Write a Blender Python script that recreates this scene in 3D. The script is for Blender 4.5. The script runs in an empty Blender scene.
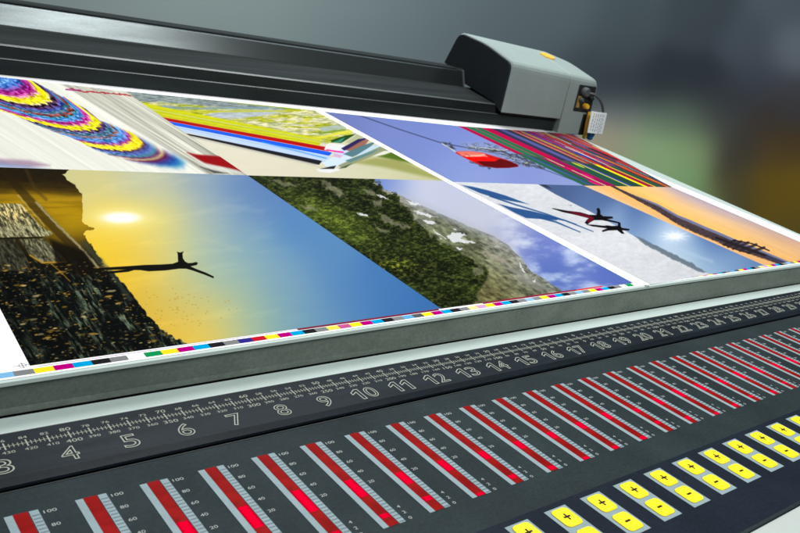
import bpy, math
import numpy as np
from mathutils import Vector, Matrix

U = 0.0325            # one ink zone of the console = 32.5 mm; all builders below work in zones
Z0 = 0.95             # height of the console panel above the floor (m)
S = bpy.context.scene
COL = S.collection

# ------------------------------------------------------------------ camera
ROT = np.array([[0.7707499731, 0.0637564796, -0.6339397371],
                [-0.611149942, 0.3552507074, -0.7073137092],
                [0.180111708, 0.9325942559, 0.312774242]])
CAM = np.array([-1.7971099647, -10.4658791887, 8.0480029004])
FPX = 814.7588741224982
cam_data = bpy.data.cameras.new("camera")
cam = bpy.data.objects.new("camera", cam_data)
COL.objects.link(cam)
m = Matrix(ROT.tolist()).to_4x4()
m.translation = Vector((CAM[0]*U, CAM[1]*U, CAM[2]*U + Z0))
cam.matrix_world = m
cam_data.sensor_width = 36.0
cam_data.lens = FPX/800*36.0
cam_data.clip_start = 0.02
cam_data.clip_end = 60
cam_data.dof.use_dof = True
cam_data.dof.focus_distance = 0.66
cam_data.dof.aperture_fstop = 30.0
S.camera = cam

# ------------------------------------------------------------------ light and exposure
S.view_settings.view_transform = 'Standard'
S.view_settings.look = 'None'
S.view_settings.exposure = 0.0
S.view_settings.gamma = 1.0
wd = bpy.data.worlds.new("World")
S.world = wd
wd.use_nodes = True
wd.node_tree.nodes["Background"].inputs[0].default_value = (0.88, 0.98, 1.0, 1)
wd.node_tree.nodes["Background"].inputs[1].default_value = 0.17

def area(name, loc, target, sx, sy, power, color):
    d = bpy.data.lights.new(name, 'AREA')
    d.shape = 'RECTANGLE'; d.size = sx; d.size_y = sy; d.energy = power; d.color = color
    o = bpy.data.objects.new(name, d); COL.objects.link(o)
    o.location = loc
    o.rotation_euler = (Vector(target)-Vector(loc)).to_track_quat('-Z', 'Y').to_euler()
    return o
area("ceiling_light", (0.8, 1.05, 2.9), (0.6, 0.3, 0.95), 1.6, 0.6, 32.5, (1.0, 0.985, 0.955))
area("wall_fill_light", (1.4, 2.0, 3.2), (2.5, 3.0, 0.7), 1.6, 1.0, 110, (0.92, 0.97, 1.0))  # added lamp that brightens the back wall
area("added_softbox", (0.62, -0.72, 2.27), (0.4, 0.75, 1.05), 0.62, 0.6, 25, (0.98, 1.0, 0.985))  # added lamp, gives the rail its sheen and fills the head's front

# ------------------------------------------------------------------ helpers
def lin(c):
    c = np.asarray(c, float)/255.0
    return np.where(c <= 0.04045, c/12.92, ((c+0.055)/1.055)**2.4)

def material(name, rgb, rough=0.5, metal=0.0, spec=0.5, emit=None, estr=0.0, noise=0.0, nscale=30.0, bump=0.0,
             stretch=(1, 1, 1), rgb2=None, coat=0.0, bscale=None, grain=0.0):
    mt = bpy.data.materials.new(name); mt.use_nodes = True
    nt = mt.node_tree; b = nt.nodes["Principled BSDF"]
    col = tuple(rgb)+(1,)
    b.inputs["Base Color"].default_value = col
    b.inputs["Roughness"].default_value = rough
    b.inputs["Metallic"].default_value = metal
    b.inputs["Specular IOR Level"].default_value = spec
    b.inputs["Coat Weight"].default_value = coat
    if emit is not None:
        b.inputs["Emission Color"].default_value = tuple(emit)+(1,)
        b.inputs["Emission Strength"].default_value = estr
    if noise > 0 or bump > 0:
        tc = nt.nodes.new("ShaderNodeTexCoord"); mp = nt.nodes.new("ShaderNodeMapping")
        mp.inputs["Scale"].default_value = stretch
        nt.links.new(tc.outputs["Object"], mp.inputs[0])
        n = nt.nodes.new("ShaderNodeTexNoise"); n.inputs["Scale"].default_value = nscale
        n.inputs["Detail"].default_value = 6; n.inputs["Roughness"].default_value = 0.62
        nt.links.new(mp.outputs[0], n.inputs[0])
        if noise > 0:
            mx = nt.nodes.new("ShaderNodeMix"); mx.data_type = 'RGBA'
            c2 = tuple(rgb2) if rgb2 is not None else tuple(x*(1-noise) for x in rgb)
            c1 = tuple(rgb) if rgb2 is not None else tuple(min(1, x*(1+noise)) for x in rgb)
            mx.inputs[6].default_value = c1+(1,); mx.inputs[7].default_value = c2+(1,)
            rp = nt.nodes.new("ShaderNodeMapRange")
            rp.inputs[1].default_value = 0.3; rp.inputs[2].default_value = 0.7
            nt.links.new(n.outputs[0], rp.inputs[0]); nt.links.new(rp.outputs[0], mx.inputs[0])
            src_c = mx.outputs[2]
            if grain > 0:      # fine dust and moulding grain
                g1 = nt.nodes.new("ShaderNodeTexNoise"); g1.inputs["Scale"].default_value = 420; g1.inputs["Detail"].default_value = 4
                g1.inputs["Roughness"].default_value = 0.75
                nt.links.new(tc.outputs["Object"], g1.inputs[0])
                gr = nt.nodes.new("ShaderNodeMapRange"); gr.inputs[1].default_value = 0.25; gr.inputs[2].default_value = 0.75
                gr.inputs[3].default_value = 1-grain; gr.inputs[4].default_value = 1+grain
                nt.links.new(g1.outputs[0], gr.inputs[0])
                gm = nt.nodes.new("ShaderNodeVectorMath"); gm.operation = 'SCALE'
                nt.links.new(src_c, gm.inputs[0]); nt.links.new(gr.outputs[0], gm.inputs["Scale"]); src_c = gm.outputs[0]
            nt.links.new(src_c, b.inputs["Base Color"])
            mr = nt.nodes.new("ShaderNodeMapRange")
            mr.inputs[3].default_value = max(0.05, rough-0.08); mr.inputs[4].default_value = rough+0.10
            nt.links.new(n.outputs[0], mr.inputs[0]); nt.links.new(mr.outputs[0], b.inputs["Roughness"])
        if bump > 0:
            src = n
            if bscale:
                src = nt.nodes.new("ShaderNodeTexNoise"); src.inputs["Scale"].default_value = bscale
                src.inputs["Detail"].default_value = 3
                nt.links.new(tc.outputs["Object"], src.inputs[0])
            bp = nt.nodes.new("ShaderNodeBump"); bp.inputs["Strength"].default_value = bump
            bp.inputs["Distance"].default_value = 0.0006
            nt.links.new(src.outputs[0], bp.inputs["Height"]); nt.links.new(bp.outputs[0], b.inputs["Normal"])
    return mt

def vcol_material(name, rough=0.35, spec=0.4):
    mt = bpy.data.materials.new(name); mt.use_nodes = True
    nt = mt.node_tree; b = nt.nodes["Principled BSDF"]
    a = nt.nodes.new("ShaderNodeVertexColor"); a.layer_name = "print"
    tc = nt.nodes.new("ShaderNodeTexCoord"); n = nt.nodes.new("ShaderNodeTexNoise")
    n.inputs["Scale"].default_value = 900; n.inputs["Detail"].default_value = 2
    nt.links.new(tc.outputs["Object"], n.inputs[0])
    bp = nt.nodes.new("ShaderNodeBump"); bp.inputs["Strength"].default_value = 0.05
    bp.inputs["Distance"].default_value = 0.0002
    nt.links.new(n.outputs[0], bp.inputs["Height"]); nt.links.new(bp.outputs[0], b.inputs["Normal"])
    nt.links.new(a.outputs[0], b.inputs["Base Color"])
    b.inputs["Roughness"].default_value = rough; b.inputs["Specular IOR Level"].default_value = spec
    return mt

def tag(o, label=None, cat=None, group=None, kind=None):
    if label: o["label"] = label
    if cat: o["category"] = cat
    if group: o["group"] = group
    if kind: o["kind"] = kind
    return o

BASE = {}   # top-level or part object -> its origin in zones
def empty(name, base):
    o = bpy.data.objects.new(name, None); COL.objects.link(o)
    o.empty_display_size = 0.02
    o.location = (base[0]*U, base[1]*U, base[2]*U+Z0)
    BASE[o] = np.array(base, float)
    return o

def add(name, vf, mat, parent=None, base=None, smooth=False, bevel=0.0, seg=2, local=False):
    """vf = (verts in zones, faces). local=True: vertices are already relative to base"""
    v, f = vf
    v = np.asarray(v, float)
    pb = BASE.get(parent, np.zeros(3))
    if base is None: base = pb if parent is not None else v.mean(0)*[1, 1, 0]+[0, 0, v[:, 2].min()]
    base = np.array(base, float)
    if not local: v = v-base
    me = bpy.data.meshes.new(name)
    me.from_pydata([tuple(x) for x in (v*U)], [], [tuple(int(i) for i in q) for q in f])
    me.update()
    if smooth:
        me.polygons.foreach_set("use_smooth", [True]*len(me.polygons))
    mats = mat if isinstance(mat, (list, tuple)) else [mat]
    for q in mats: me.materials.append(q)
    o = bpy.data.objects.new(name, me); COL.objects.link(o)
    if parent is not None:
        o.parent = parent; o.location = tuple((base-pb)*U)
    else:
        o.location = (base[0]*U, base[1]*U, base[2]*U+Z0)
    BASE[o] = base
    if bevel > 0:
        bm = o.modifiers.new("bevel", 'BEVEL'); bm.width = bevel*U; bm.segments = seg
        bm.limit_method = 'ANGLE'; bm.angle_limit = math.radians(30); bm.harden_normals = False
    return o

def box(x0, x1, y0, y1, z0, z1):
    v = [(x, y, z) for z in (z0, z1) for x, y in ((x0, y0), (x1, y0), (x1, y1), (x0, y1))]
    return v, [(3, 2, 1, 0), (4, 5, 6, 7), (0, 1, 5, 4), (1, 2, 6, 5), (2, 3, 7, 6), (3, 0, 4, 7)]

def merge(*parts):
    V, F = [], []
    for v, f in parts:
        n = len(V); V += [tuple(x) for x in v]; F += [tuple(i+n for i in q) for q in f]
    return V, F

def loft(rings, cap=True):
    n = len(rings[0]); V = [tuple(p) for r in rings for p in r]; F = []
    for i in range(len(rings)-1):
        for j in range(n):
            k = (j+1) % n
            F.append((i*n+j, i*n+k, (i+1)*n+k, (i+1)*n+j))
    if cap:
        F.append(tuple(range(n-1, -1, -1))); F.append(tuple((len(rings)-1)*n+j for j in range(n)))
    return V, F

def prism_x(profile, x0, x1):
    return loft([[(x, y, z) for y, z in profile] for x in (x0, x1)])

def tube(path, r, n=10):
    path = np.array(path, float); rings = []
    for i, p in enumerate(path):
        t = path[min(i+1, len(path)-1)]-path[max(i-1, 0)]; t /= np.linalg.norm(t)
        a = np.cross(t, [0.3, 0.2, 0.93]); a /= np.linalg.norm(a); b = np.cross(t, a)
        rings.append([p+r*(math.cos(w)*a+math.sin(w)*b) for w in np.linspace(0, 2*math.pi, n, endpoint=False)])
    return loft(rings)

def spline(pts, n=24):
    pts = np.array(pts, float); out = []
    P = np.vstack([2*pts[0]-pts[1], pts, 2*pts[-1]-pts[-2]])
    for i in range(1, len(P)-2):
        for t in np.linspace(0, 1, n, endpoint=False):
            a, b, c, d = P[i-1], P[i], P[i+1], P[i+2]
            out.append(0.5*((2*b)+(-a+c)*t+(2*a-5*b+4*c-d)*t*t+(-a+3*b-3*c+d)*t**3))
    out.append(pts[-1]); return out

_txt = {}
def text_geo(body, outline=0.0):
    """glyph mesh, height about 0.7 for size 1, centred; flat"""
    key = (body, outline)
    if key in _txt: return _txt[key]
    cu = bpy.data.curves.new("glyphs", 'FONT'); cu.body = body; cu.size = 1.0
    cu.resolution_u = 4
    if outline > 0:
        cu.fill_mode = 'NONE'; cu.bevel_depth = outline; cu.bevel_resolution = 0; cu.resolution_u = 6
    o = bpy.data.objects.new("glyphs", cu); COL.objects.link(o)
    dg = bpy.context.evaluated_depsgraph_get(); dg.update()
    me = bpy.data.meshes.new_from_object(o.evaluated_get(dg))
    v = np.array([tuple(x.co) for x in me.vertices]).reshape(-1, 3); f = [tuple(p.vertices) for p in me.polygons]
    bpy.data.objects.remove(o); bpy.data.curves.remove(cu); bpy.data.meshes.remove(me)
    v[:, 0] -= (v[:, 0].min()+v[:, 0].max())/2; v[:, 1] -= (v[:, 1].min()+v[:, 1].max())/2
    _txt[key] = (v, f); return _txt[key]

def text_at(body, cx, cy, z, w, h, outline=0.0, thick=0.004):
    v, f = text_geo(body, outline); v = v.copy()
    sx = w/np.ptp(v[:, 0]); sy = h/np.ptp(v[:, 1])
    v[:, 0] = v[:, 0]*sx+cx; v[:, 1] = v[:, 1]*sy+cy
    zr = np.ptp(v[:, 2]); v[:, 2] = z+(thick*(v[:, 2]/zr+0.5) if zr > 1e-6 else 0)
    return v, f

rng = np.random.default_rng(7)
def _hash(i, j, seed):
    h = (i.astype(np.int64)*374761393+j.astype(np.int64)*668265263+seed*974634777) & 0x7fffffff
    h = ((h ^ (h >> 13))*1274126177) & 0x7fffffff
    return ((h ^ (h >> 16)) & 0xffff)/65535.0
def vnoise(x, y, seed=0):
    i = np.floor(x); j = np.floor(y); u = x-i; v = y-j; u = u*u*(3-2*u); v = v*v*(3-2*v)
    a = _hash(i, j, seed); b = _hash(i+1, j, seed); c = _hash(i, j+1, seed); d = _hash(i+1, j+1, seed)
    return (a*(1-u)+b*u)*(1-v)+(c*(1-u)+d*u)*v
def fbm(x, y, seed=0, octaves=4, gain=0.5):
    s = 0; a = 1; t = 0
    for o in range(octaves):
        s = s+a*vnoise(x*2**o+o*17.3, y*2**o-o*9.1, seed+o); t += a; a *= gain
    return s/t
def sstep(a, b, x):
    t = np.clip((x-a)/(b-a), 0, 1); return t*t*(3-2*t)

# ------------------------------------------------------------------ the inspection board's plane
SA, SH, SY = 0.06, 0.70, 2.8        # its slope, front height and front line
def board(X, d, up=0.0):
    return np.stack([np.asarray(X, float)+0*np.asarray(d, float),
                     SY+np.asarray(d)*math.cos(SA)-up*math.sin(SA),
                     SH+np.asarray(d)*math.sin(SA)+up*math.cos(SA)], -1)
# camera homography: image pixels <-> board coordinates; sheet art below is placed in pixels
BOARD_TO_PX = np.array([[6.8760190407e+01, -1.6639540248e+01, -1.1131290703e+02],
                 [9.1257976509e+00, -1.1803148294e+01, 3.9521601876e+02],
                 [4.9446717691e-02, 5.3607656158e-02, 1.0]])
PX_TO_BOARD = np.linalg.inv(BOARD_TO_PX)
def hom(Hm, x, y):
    x = np.asarray(x, float); y = np.asarray(y, float)
    w = Hm[2, 0]*x+Hm[2, 1]*y+Hm[2, 2]
    return (Hm[0, 0]*x+Hm[0, 1]*y+Hm[0, 2])/w, (Hm[1, 0]*x+Hm[1, 1]*y+Hm[1, 2])/w
def to_board(x, y): return hom(PX_TO_BOARD, x, y)
def to_px(X, d): return hom(BOARD_TO_PX, X, d)

# ------------------------------------------------------------------ materials
M = {}
M['panel'] = material('panel_slate', (0.0185, 0.0268, 0.0298), 0.55, spec=0.05, noise=0.30, nscale=11, bump=0.15, bscale=900, grain=0.26)
M['panel_navy'] = material('panel_navy', (0.0095, 0.0135, 0.0215), 0.5, spec=0.05, noise=0.25, nscale=15, bump=0.12, bscale=900, grain=0.25)
M['ruler'] = material('ruler_black', (0.0085, 0.0128, 0.0175), 0.38, spec=0.08, noise=0.4, nscale=40, stretch=(0.25, 3, 1), bump=0.04, grain=0.25)
M['ruler_ink'] = material('ruler_ink', (0.30, 0.315, 0.265), 0.6, spec=0.1)
M['digit_ink'] = material('digit_ink', (0.33, 0.35, 0.30), 0.6, spec=0.1)
M['tray'] = material('tray_paint', (0.42, 0.50, 0.48), 0.4, spec=0.25, noise=0.06, nscale=14, grain=0.05)
M['fascia'] = material('fascia_metal', (0.135, 0.162, 0.142), 0.6, spec=0.2, noise=0.3, nscale=58, stretch=(0.45, 1, 0.9), bump=0.35, rgb2=(0.095, 0.117, 0.100), grain=0.22)
M['board'] = material('board_paint', (0.41, 0.485, 0.46), 0.4, spec=0.15, noise=0.03, nscale=20)
M['trim'] = material('trim_grey', (0.38, 0.415, 0.40), 0.5, spec=0.2, noise=0.05, nscale=12)
M['paper'] = material('coated_paper', (0.86, 0.86, 0.88), 0.4, noise=0.012, nscale=30)
M['meter_grey'] = material('meter_grey', (0.215, 0.285, 0.31), 0.5, spec=0.1, noise=0.08, nscale=60, grain=0.06)
M['meter_red'] = material('meter_red', (0.22, 0.0045, 0.004), 0.45, spec=0.02, noise=0.30, nscale=55, grain=0.12)
M['tick'] = material('tick_dark', (0.05, 0.085, 0.11), 0.5)
M['num'] = material('numeral_white', (0.33, 0.36, 0.35), 0.6, spec=0.1)
M['yellow'] = material('button_yellow', (0.88, 0.68, 0.018), 0.45, spec=0.15, noise=0.07, nscale=50, grain=0.05)
M['symbol'] = material('symbol_black', (0.015, 0.014, 0.01), 0.5, spec=0.1)
M['rail'] = material('rail_black', (0.018, 0.022, 0.0225), 0.6, spec=0.02, noise=0.4, nscale=9, stretch=(0.15, 3, 3), bump=0.05, grain=0.2)
M['rail_face'] = material('rail_satin', (0.066, 0.076, 0.078), 0.22, metal=0.85, spec=0.5, noise=0.3, nscale=7, stretch=(0.2, 3, 3), grain=0.12)
M['edge'] = material('rail_edge', (0.045, 0.052, 0.052), 0.4, spec=0.3)
M['head'] = material('head_grey', (0.235, 0.292, 0.28), 0.5, spec=0.25, noise=0.09, nscale=8, bump=0.10, bscale=1500, grain=0.07)
M['head_dark'] = material('head_dark', (0.015, 0.020, 0.024), 0.6, spec=0.15, noise=0.1, nscale=20, bump=0.15, bscale=1200)
M['black'] = material('rubber_black', (0.008, 0.008, 0.009), 0.5)
M['orange'] = material('lamp_orange', (0.9, 0.42, 0.03), 0.4)
M['cable'] = material('cable_grey', (0.06, 0.065, 0.07), 0.45)
M['plug'] = material('plug_grey', (0.07, 0.075, 0.08), 0.5, spec=.2)
M['gold'] = material('plug_yellow', (0.75, 0.42, 0.02), 0.4)
M['blue'] = material('plug_blue', (0.02, 0.16, 0.45), 0.4)
M['tagpaper'] = material('tag_paper', (0.85, 0.9, 0.92), 0.6)
M['tagink'] = material('tag_ink', (0.25, 0.29, 0.31), 0.6)
M['print'] = vcol_material('printed_ink', 0.45, 0.004)

# lit display cells: glowing plastic with thin cell divisions
def lit_material():
    mt = material('lit_red', (0.05, 0.0, 0.0), 0.5, spec=0.0, emit=(1.0, 0.0, 0.035), estr=0.92)
    nt = mt.node_tree; b = nt.nodes["Principled BSDF"]
    tc = nt.nodes.new("ShaderNodeTexCoord"); sp = nt.nodes.new("ShaderNodeSeparateXYZ")
    nt.links.new(tc.outputs["Object"], sp.inputs[0])
    mu = nt.nodes.new("ShaderNodeMath"); mu.operation = 'MULTIPLY'; mu.inputs[1].default_value = 1/(0.083*U)
    fr = nt.nodes.new("ShaderNodeMath"); fr.operation = 'FRACT'
    gt = nt.nodes.new("ShaderNodeMapRange"); gt.inputs[1].default_value = 0.0; gt.inputs[2].default_value = 0.22
    gt.inputs[3].default_value = 0.60; gt.inputs[4].default_value = 0.95
    nt.links.new(sp.outputs[1], mu.inputs[0]); nt.links.new(mu.outputs[0], fr.inputs[0])
    nt.links.new(fr.outputs[0], gt.inputs[0])
    # the diode sits in the middle of each cell, so the glow drops towards both sides
    s1 = nt.nodes.new("ShaderNodeMath"); s1.operation = 'SUBTRACT'; s1.inputs[1].default_value = 0.220*U
    s2 = nt.nodes.new("ShaderNodeMath"); s2.operation = 'ABSOLUTE'
    s3 = nt.nodes.new("ShaderNodeMapRange"); s3.interpolation_type = 'SMOOTHSTEP'
    s3.inputs[1].default_value = 0.03*U; s3.inputs[2].default_value = 0.11*U; s3.inputs[3].default_value = 1.08; s3.inputs[4].default_value = 0.50
    s4 = nt.nodes.new("ShaderNodeMath"); s4.operation = 'MULTIPLY'
    nt.links.new(sp.outputs[0], s1.inputs[0]); nt.links.new(s1.outputs[0], s2.inputs[0]); nt.links.new(s2.outputs[0], s3.inputs[0])
    nt.links.new(s3.outputs[0], s4.inputs[0]); nt.links.new(gt.outputs[0], s4.inputs[1])
    nt.links.new(s4.outputs[0], b.inputs["Emission Strength"])
    return mt
M['lit'] = lit_material()

# ------------------------------------------------------------------ the room
floor = add("floor", box(-120, 260, -120, 260, -29.6, -29.23), material('floor_grey', (0.10, 0.105, 0.11), 0.5, noise=0.1, nscale=2))
tag(floor, kind="structure")

CW = CAM*U + np.array([0, 0, Z0])
fwd = np.array([0.6671, 0.7450, 0.0]); rgt = np.array([0.7450, -0.6671, 0.0])
WD = 3.6
def colours_from(ctrl, x, y, sig=20.0):
    """smooth (Gaussian) blend between sampled colours"""
    acc = np.zeros(x.shape+(3,)); ws = np.zeros(x.shape)
    for q in ctrl:
        cx, cy, c = q[:3]; k = q[3] if len(q) > 3 else 1.0
        r2 = ((x-cx)**2+(y-cy)**2)/(sig*k)**2
        w = np.exp(-0.5*r2)+1e-4/(1+r2)**3
        acc += w[..., None]*np.array(c, float); ws += w
    return acc/ws[..., None]

def grid_mesh(name, P, srgb, mat, parent=None, base=None, gain=1.0):
    nv, nu = P.shape[:2]
    base = np.array(base, float)
    co = ((P-base)*U).reshape(-1, 3)
    idx = np.arange(nv*nu).reshape(nv, nu)
    q = np.stack([idx[:-1, :-1], idx[:-1, 1:], idx[1:, 1:], idx[1:, :-1]], -1).reshape(-1, 4)
    me = bpy.data.meshes.new(name)
    me.vertices.add(len(co)); me.vertices.foreach_set("co", co.astype(np.float32).ravel())
    me.loops.add(q.size); me.loops.foreach_set("vertex_index", q.astype(np.int32).ravel())
    me.polygons.add(len(q)); me.polygons.foreach_set("loop_start", np.arange(0, q.size, 4, dtype=np.int32))
    me.polygons.foreach_set("loop_total", np.full(len(q), 4, dtype=np.int32))
    me.update(calc_edges=True)
    a = me.color_attributes.new("print", 'FLOAT_COLOR', 'POINT')
    rgba = np.ones((len(co), 4), np.float32)
    rgba[:, :3] = np.clip(lin(np.clip(srgb, 0, 255)).reshape(-1, 3)*gain, 0, 0.95)
    a.data.foreach_set("color", rgba.ravel())
    me.materials.append(mat)
    o = bpy.data.objects.new(name, me); COL.objects.link(o)
    pb = BASE.get(parent, np.zeros(3))
    if parent is not None: o.parent = parent; o.location = tuple((base-pb)*U)
    else: o.location = (base[0]*U, base[1]*U, base[2]*U+Z0)
    BASE[o] = base
    return o

# back wall of the press hall: large soft colours, light gradient painted in
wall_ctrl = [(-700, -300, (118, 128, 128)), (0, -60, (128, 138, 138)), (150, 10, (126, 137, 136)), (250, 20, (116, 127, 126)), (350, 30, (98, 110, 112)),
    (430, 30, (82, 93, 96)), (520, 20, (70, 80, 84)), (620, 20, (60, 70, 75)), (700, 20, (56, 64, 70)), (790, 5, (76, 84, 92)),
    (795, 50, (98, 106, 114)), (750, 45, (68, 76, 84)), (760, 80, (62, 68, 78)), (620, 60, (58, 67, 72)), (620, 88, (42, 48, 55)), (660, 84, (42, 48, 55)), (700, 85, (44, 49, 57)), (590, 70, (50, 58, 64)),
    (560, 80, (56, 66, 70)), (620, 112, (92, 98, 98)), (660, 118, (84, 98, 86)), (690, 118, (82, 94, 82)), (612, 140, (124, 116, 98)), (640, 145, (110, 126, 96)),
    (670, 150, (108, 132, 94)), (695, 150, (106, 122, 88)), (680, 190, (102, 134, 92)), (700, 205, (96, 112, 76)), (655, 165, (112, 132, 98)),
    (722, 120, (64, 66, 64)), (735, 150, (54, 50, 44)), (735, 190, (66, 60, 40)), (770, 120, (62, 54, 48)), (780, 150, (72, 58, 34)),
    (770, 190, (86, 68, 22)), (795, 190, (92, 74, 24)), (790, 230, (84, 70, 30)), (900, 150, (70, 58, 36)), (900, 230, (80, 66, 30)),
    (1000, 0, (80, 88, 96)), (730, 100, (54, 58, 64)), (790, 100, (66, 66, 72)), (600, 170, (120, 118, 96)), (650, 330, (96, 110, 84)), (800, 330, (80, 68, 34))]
def wall_xy(px, py):
    d = ROT @ np.array([(px-400)/FPX, -(py-266.5)/FPX, -1.0]); t = WD/(d@fwd)
    return (d@rgt)*t, (d*t)[2]
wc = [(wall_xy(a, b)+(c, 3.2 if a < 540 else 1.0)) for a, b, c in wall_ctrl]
gx, gz = np.meshgrid(np.linspace(-4.5, 4.0, 340), np.linspace(-CW[2], 2.0, 180))
Pw = (CW[None, None]+WD*fwd+gx[..., None]*rgt+gz[..., None]*np.array([0, 0, 1.0]))
Pw = (Pw-np.array([0, 0, Z0]))/U
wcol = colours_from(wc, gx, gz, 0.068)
low_light = sstep(-0.15, -0.45, gz)*sstep(-.2, .6, gx)
wcol = wcol*(1+0.28*low_light)[..., None]  # low right brightened in the colour, where the lamp falls off
wm = vcol_material('wall_paint_with_light', 0.9, 0.1)
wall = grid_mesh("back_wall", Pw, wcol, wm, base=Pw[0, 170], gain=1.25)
tag(wall, kind="structure")

# ------------------------------------------------------------------ press console
con = empty("press_console", (14, 0, 0))
tag(con, "long slate grey press control console with ruler, red level meters and yellow buttons", "control console")
XL, XR = -7.0, 46.0
add("control_panel", prism_x([(-5.53, -0.5), (-5.53, -0.012), (-5.50, 0.0), (0.56, 0.0), (0.60, -0.02), (0.60, -0.5)], XL, XR), M['panel'], con)
# darker navy band the buttons are printed on
add("button_band", box(XL+.01, XR-.01, -5.47, -3.30, -0.002, 0.003), M['panel_navy'], con)
add("front_trim", prism_x([(-9.5, -2.2), (-9.5, -0.14), (-5.60, -0.03), (-5.545, -0.045), (-5.545, -2.2)], XL, XR), M['trim'], con)
add("recess", box(XL, XR, 0.602, 2.9, -0.5, -0.12), M['black'], con)  # black floor of the ruler gap and of the added groove behind the tray
add("panel_edge", prism_x([(0.560, 0.001), (0.562, 0.012), (0.585, 0.006), (0.60, -0.012)], XL, XR), M['edge'], con)
# tray between ruler and board; groove behind it added to stand for shade
add("tray", prism_x([(2.075, -0.03), (2.075, 0.035), (2.13, 0.055), (2.18, 0.03), (2.22, 0.004), (2.70, -0.005), (2.73, -0.028), (2.73, -0.03)], XL, XR), M['tray'], con, smooth=False)

# ruler
RZ = 0.10
rul = add("ruler", prism_x([(0.69, -0.03), (0.69, 0.02), (0.80, RZ), (2.04, RZ), (2.06, RZ-.02), (2.06, -0.03)], XL, XR), M['ruler'], con)
add("edge_line", box(XL, XR, 2.045, 2.062, RZ-0.015, RZ+0.006), material('acrylic_edge', (0.45, 0.5, 0.48), 0.25), rul)
marks = []
mm0 = 16.04; step = 0.34
for k in range(-62, 80):                          # one tick every 2 mm, heavier every 10
    for j in range(5):
        x = mm0+(k+j/5)*step
        if x > 41: continue
        if j == 0: marks.append(box(x-0.012, x+0.012, 1.560, 1.760, RZ, RZ+0.003))
        else: marks.append(box(x-0.006, x+0.006, 1.605, 1.715, RZ, RZ+0.003))
marks.append(box(XL, 41, 1.656, 1.664, RZ, RZ+0.0028))
add("tick_marks", merge(*marks), M['ruler_ink'], rul)
nums = []
for k in range(-55, 74):
    x = mm0+k*step; n = abs(k)
    if x < -1 or x > 40: continue
    big = 1.35 if n % 5 == 0 else 1.0
    w = 0.066*big
    lo = str(n*10); up = str(n*2)
    nums.append(text_at(lo, x+0.02, 1.478-0.01*(big > 1), RZ+0.002, w*len(lo), 0.070*big))
    nums.append(text_at(up, x-0.02, 1.835+0.01*(big > 1), RZ+0.002, w*len(up), 0.070*big))
add("scale_numerals", merge(*nums), M['ruler_ink'], rul)
def outline(P, w, z):
    P = [np.array(q, float) for q in P]; V, F = [], []
    for a, b in zip(P, P[1:]+P[:1]):
        t = (b-a)/np.linalg.norm(b-a); nn = np.array([-t[1], t[0]])*w/2; a2, b2 = a-t*w/2, b+t*w/2
        V, F = merge((V, F), ([tuple(q)+(z,) for q in (a2-nn, b2-nn, b2+nn, a2+nn)], [(0, 1, 2, 3)])); z += 0.0002
    return V, F
def digit(ch, x):
    if ch == '1':
        return outline([(x+.0, .915), (x+.085, .915), (x+.085, 1.315), (x+.005, 1.315), (x-.13, 1.215), (x-.13, 1.135), (x, 1.215)], 0.020, RZ+0.005)
    return text_at(ch, x, 1.115, RZ+0.004, 0.29, 0.40, 0.017, 0.006)
for n in range(1, 36):
    b = str(n); x = 2.27+1.003*(n-4)
    if n < 10: g = digit(b, x)
    else:
        g = merge(digit(b[0], x-0.165), digit(b[1], x+0.155))
    add("zone_numeral", g, M['digit_ink'], rul)

# level meters
lit = {-1: [(-1.2, -1.6)], 0: [(-1.3, -1.6)], 1: [(-1.3, -1.65)], 2: [(-1.35, -1.7)], 3: [(-1.12, -1.62), (-2.2, -2.3)], 4: [(-1.15, -1.71), (-2.2, -2.3)],
       5: [(-1.13, -1.73), (-2.3, -2.42)], 6: [(-1.23, -1.74), (-2.26, -2.36)], 7: [(-1.41, -1.76), (-2.18, -2.29)],
       8: [(-1.41, -1.74), (-2.50, -2.57)], 9: [(-1.48, -1.74), (-2.33, -2.43)], 10: [(-1.49, -1.75), (-2.43, -2.53)],
       11: [(-1.50, -1.74), (-2.49, -2.57)], 12: [(-1.46, -1.71), (-2.46, -2.55)], 13: [(-1.39, -1.65), (-2.46, -2.56)],
       14: [(-1.56, -1.70), (-2.15, -2.26)], 15: [(-1.40, -1.69), (-2.32, -2.43)], 16: [(-1.30, -1.66), (-2.48, -2.57)],
       17: [(-1.32, -1.66), (-2.40, -2.50)], 18: [(-1.37, -1.65), (-2.30, -2.39)], 19: [(-1.28, -1.64), (-2.39, -2.50)],
       20: [(-1.27, -1.66), (-2.21, -2.31)], 21: [(-1.37, -1.65), (-2.35, -2.45)], 22: [(-1.30, -1.67), (-2.4, -2.5)]}
ML = -2.57
ticks = merge(*[box(0.352, 0.462, ML+0.03+i*0.0833-0.011, ML+0.03+i*0.0833+0.011, 0.0085, 0.0105) for i in range(31) if ML+0.05+i*.0833 < -.03])
numer = merge(*([text_at(s, 0.615 if s == '100' else 0.60, -0.09-0.3325*i, 0.005, 0.185 if s == '100' else 0.125, 0.068)
                 for i, s in enumerate(('100', '80', '60', '40', '20'))] +
                [text_at(s, 0.60, -2.20-0.16*i, 0.005, 0.062, 0.068) for i, s in enumerate(('4', '2', '0'))]))
proto = None
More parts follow.
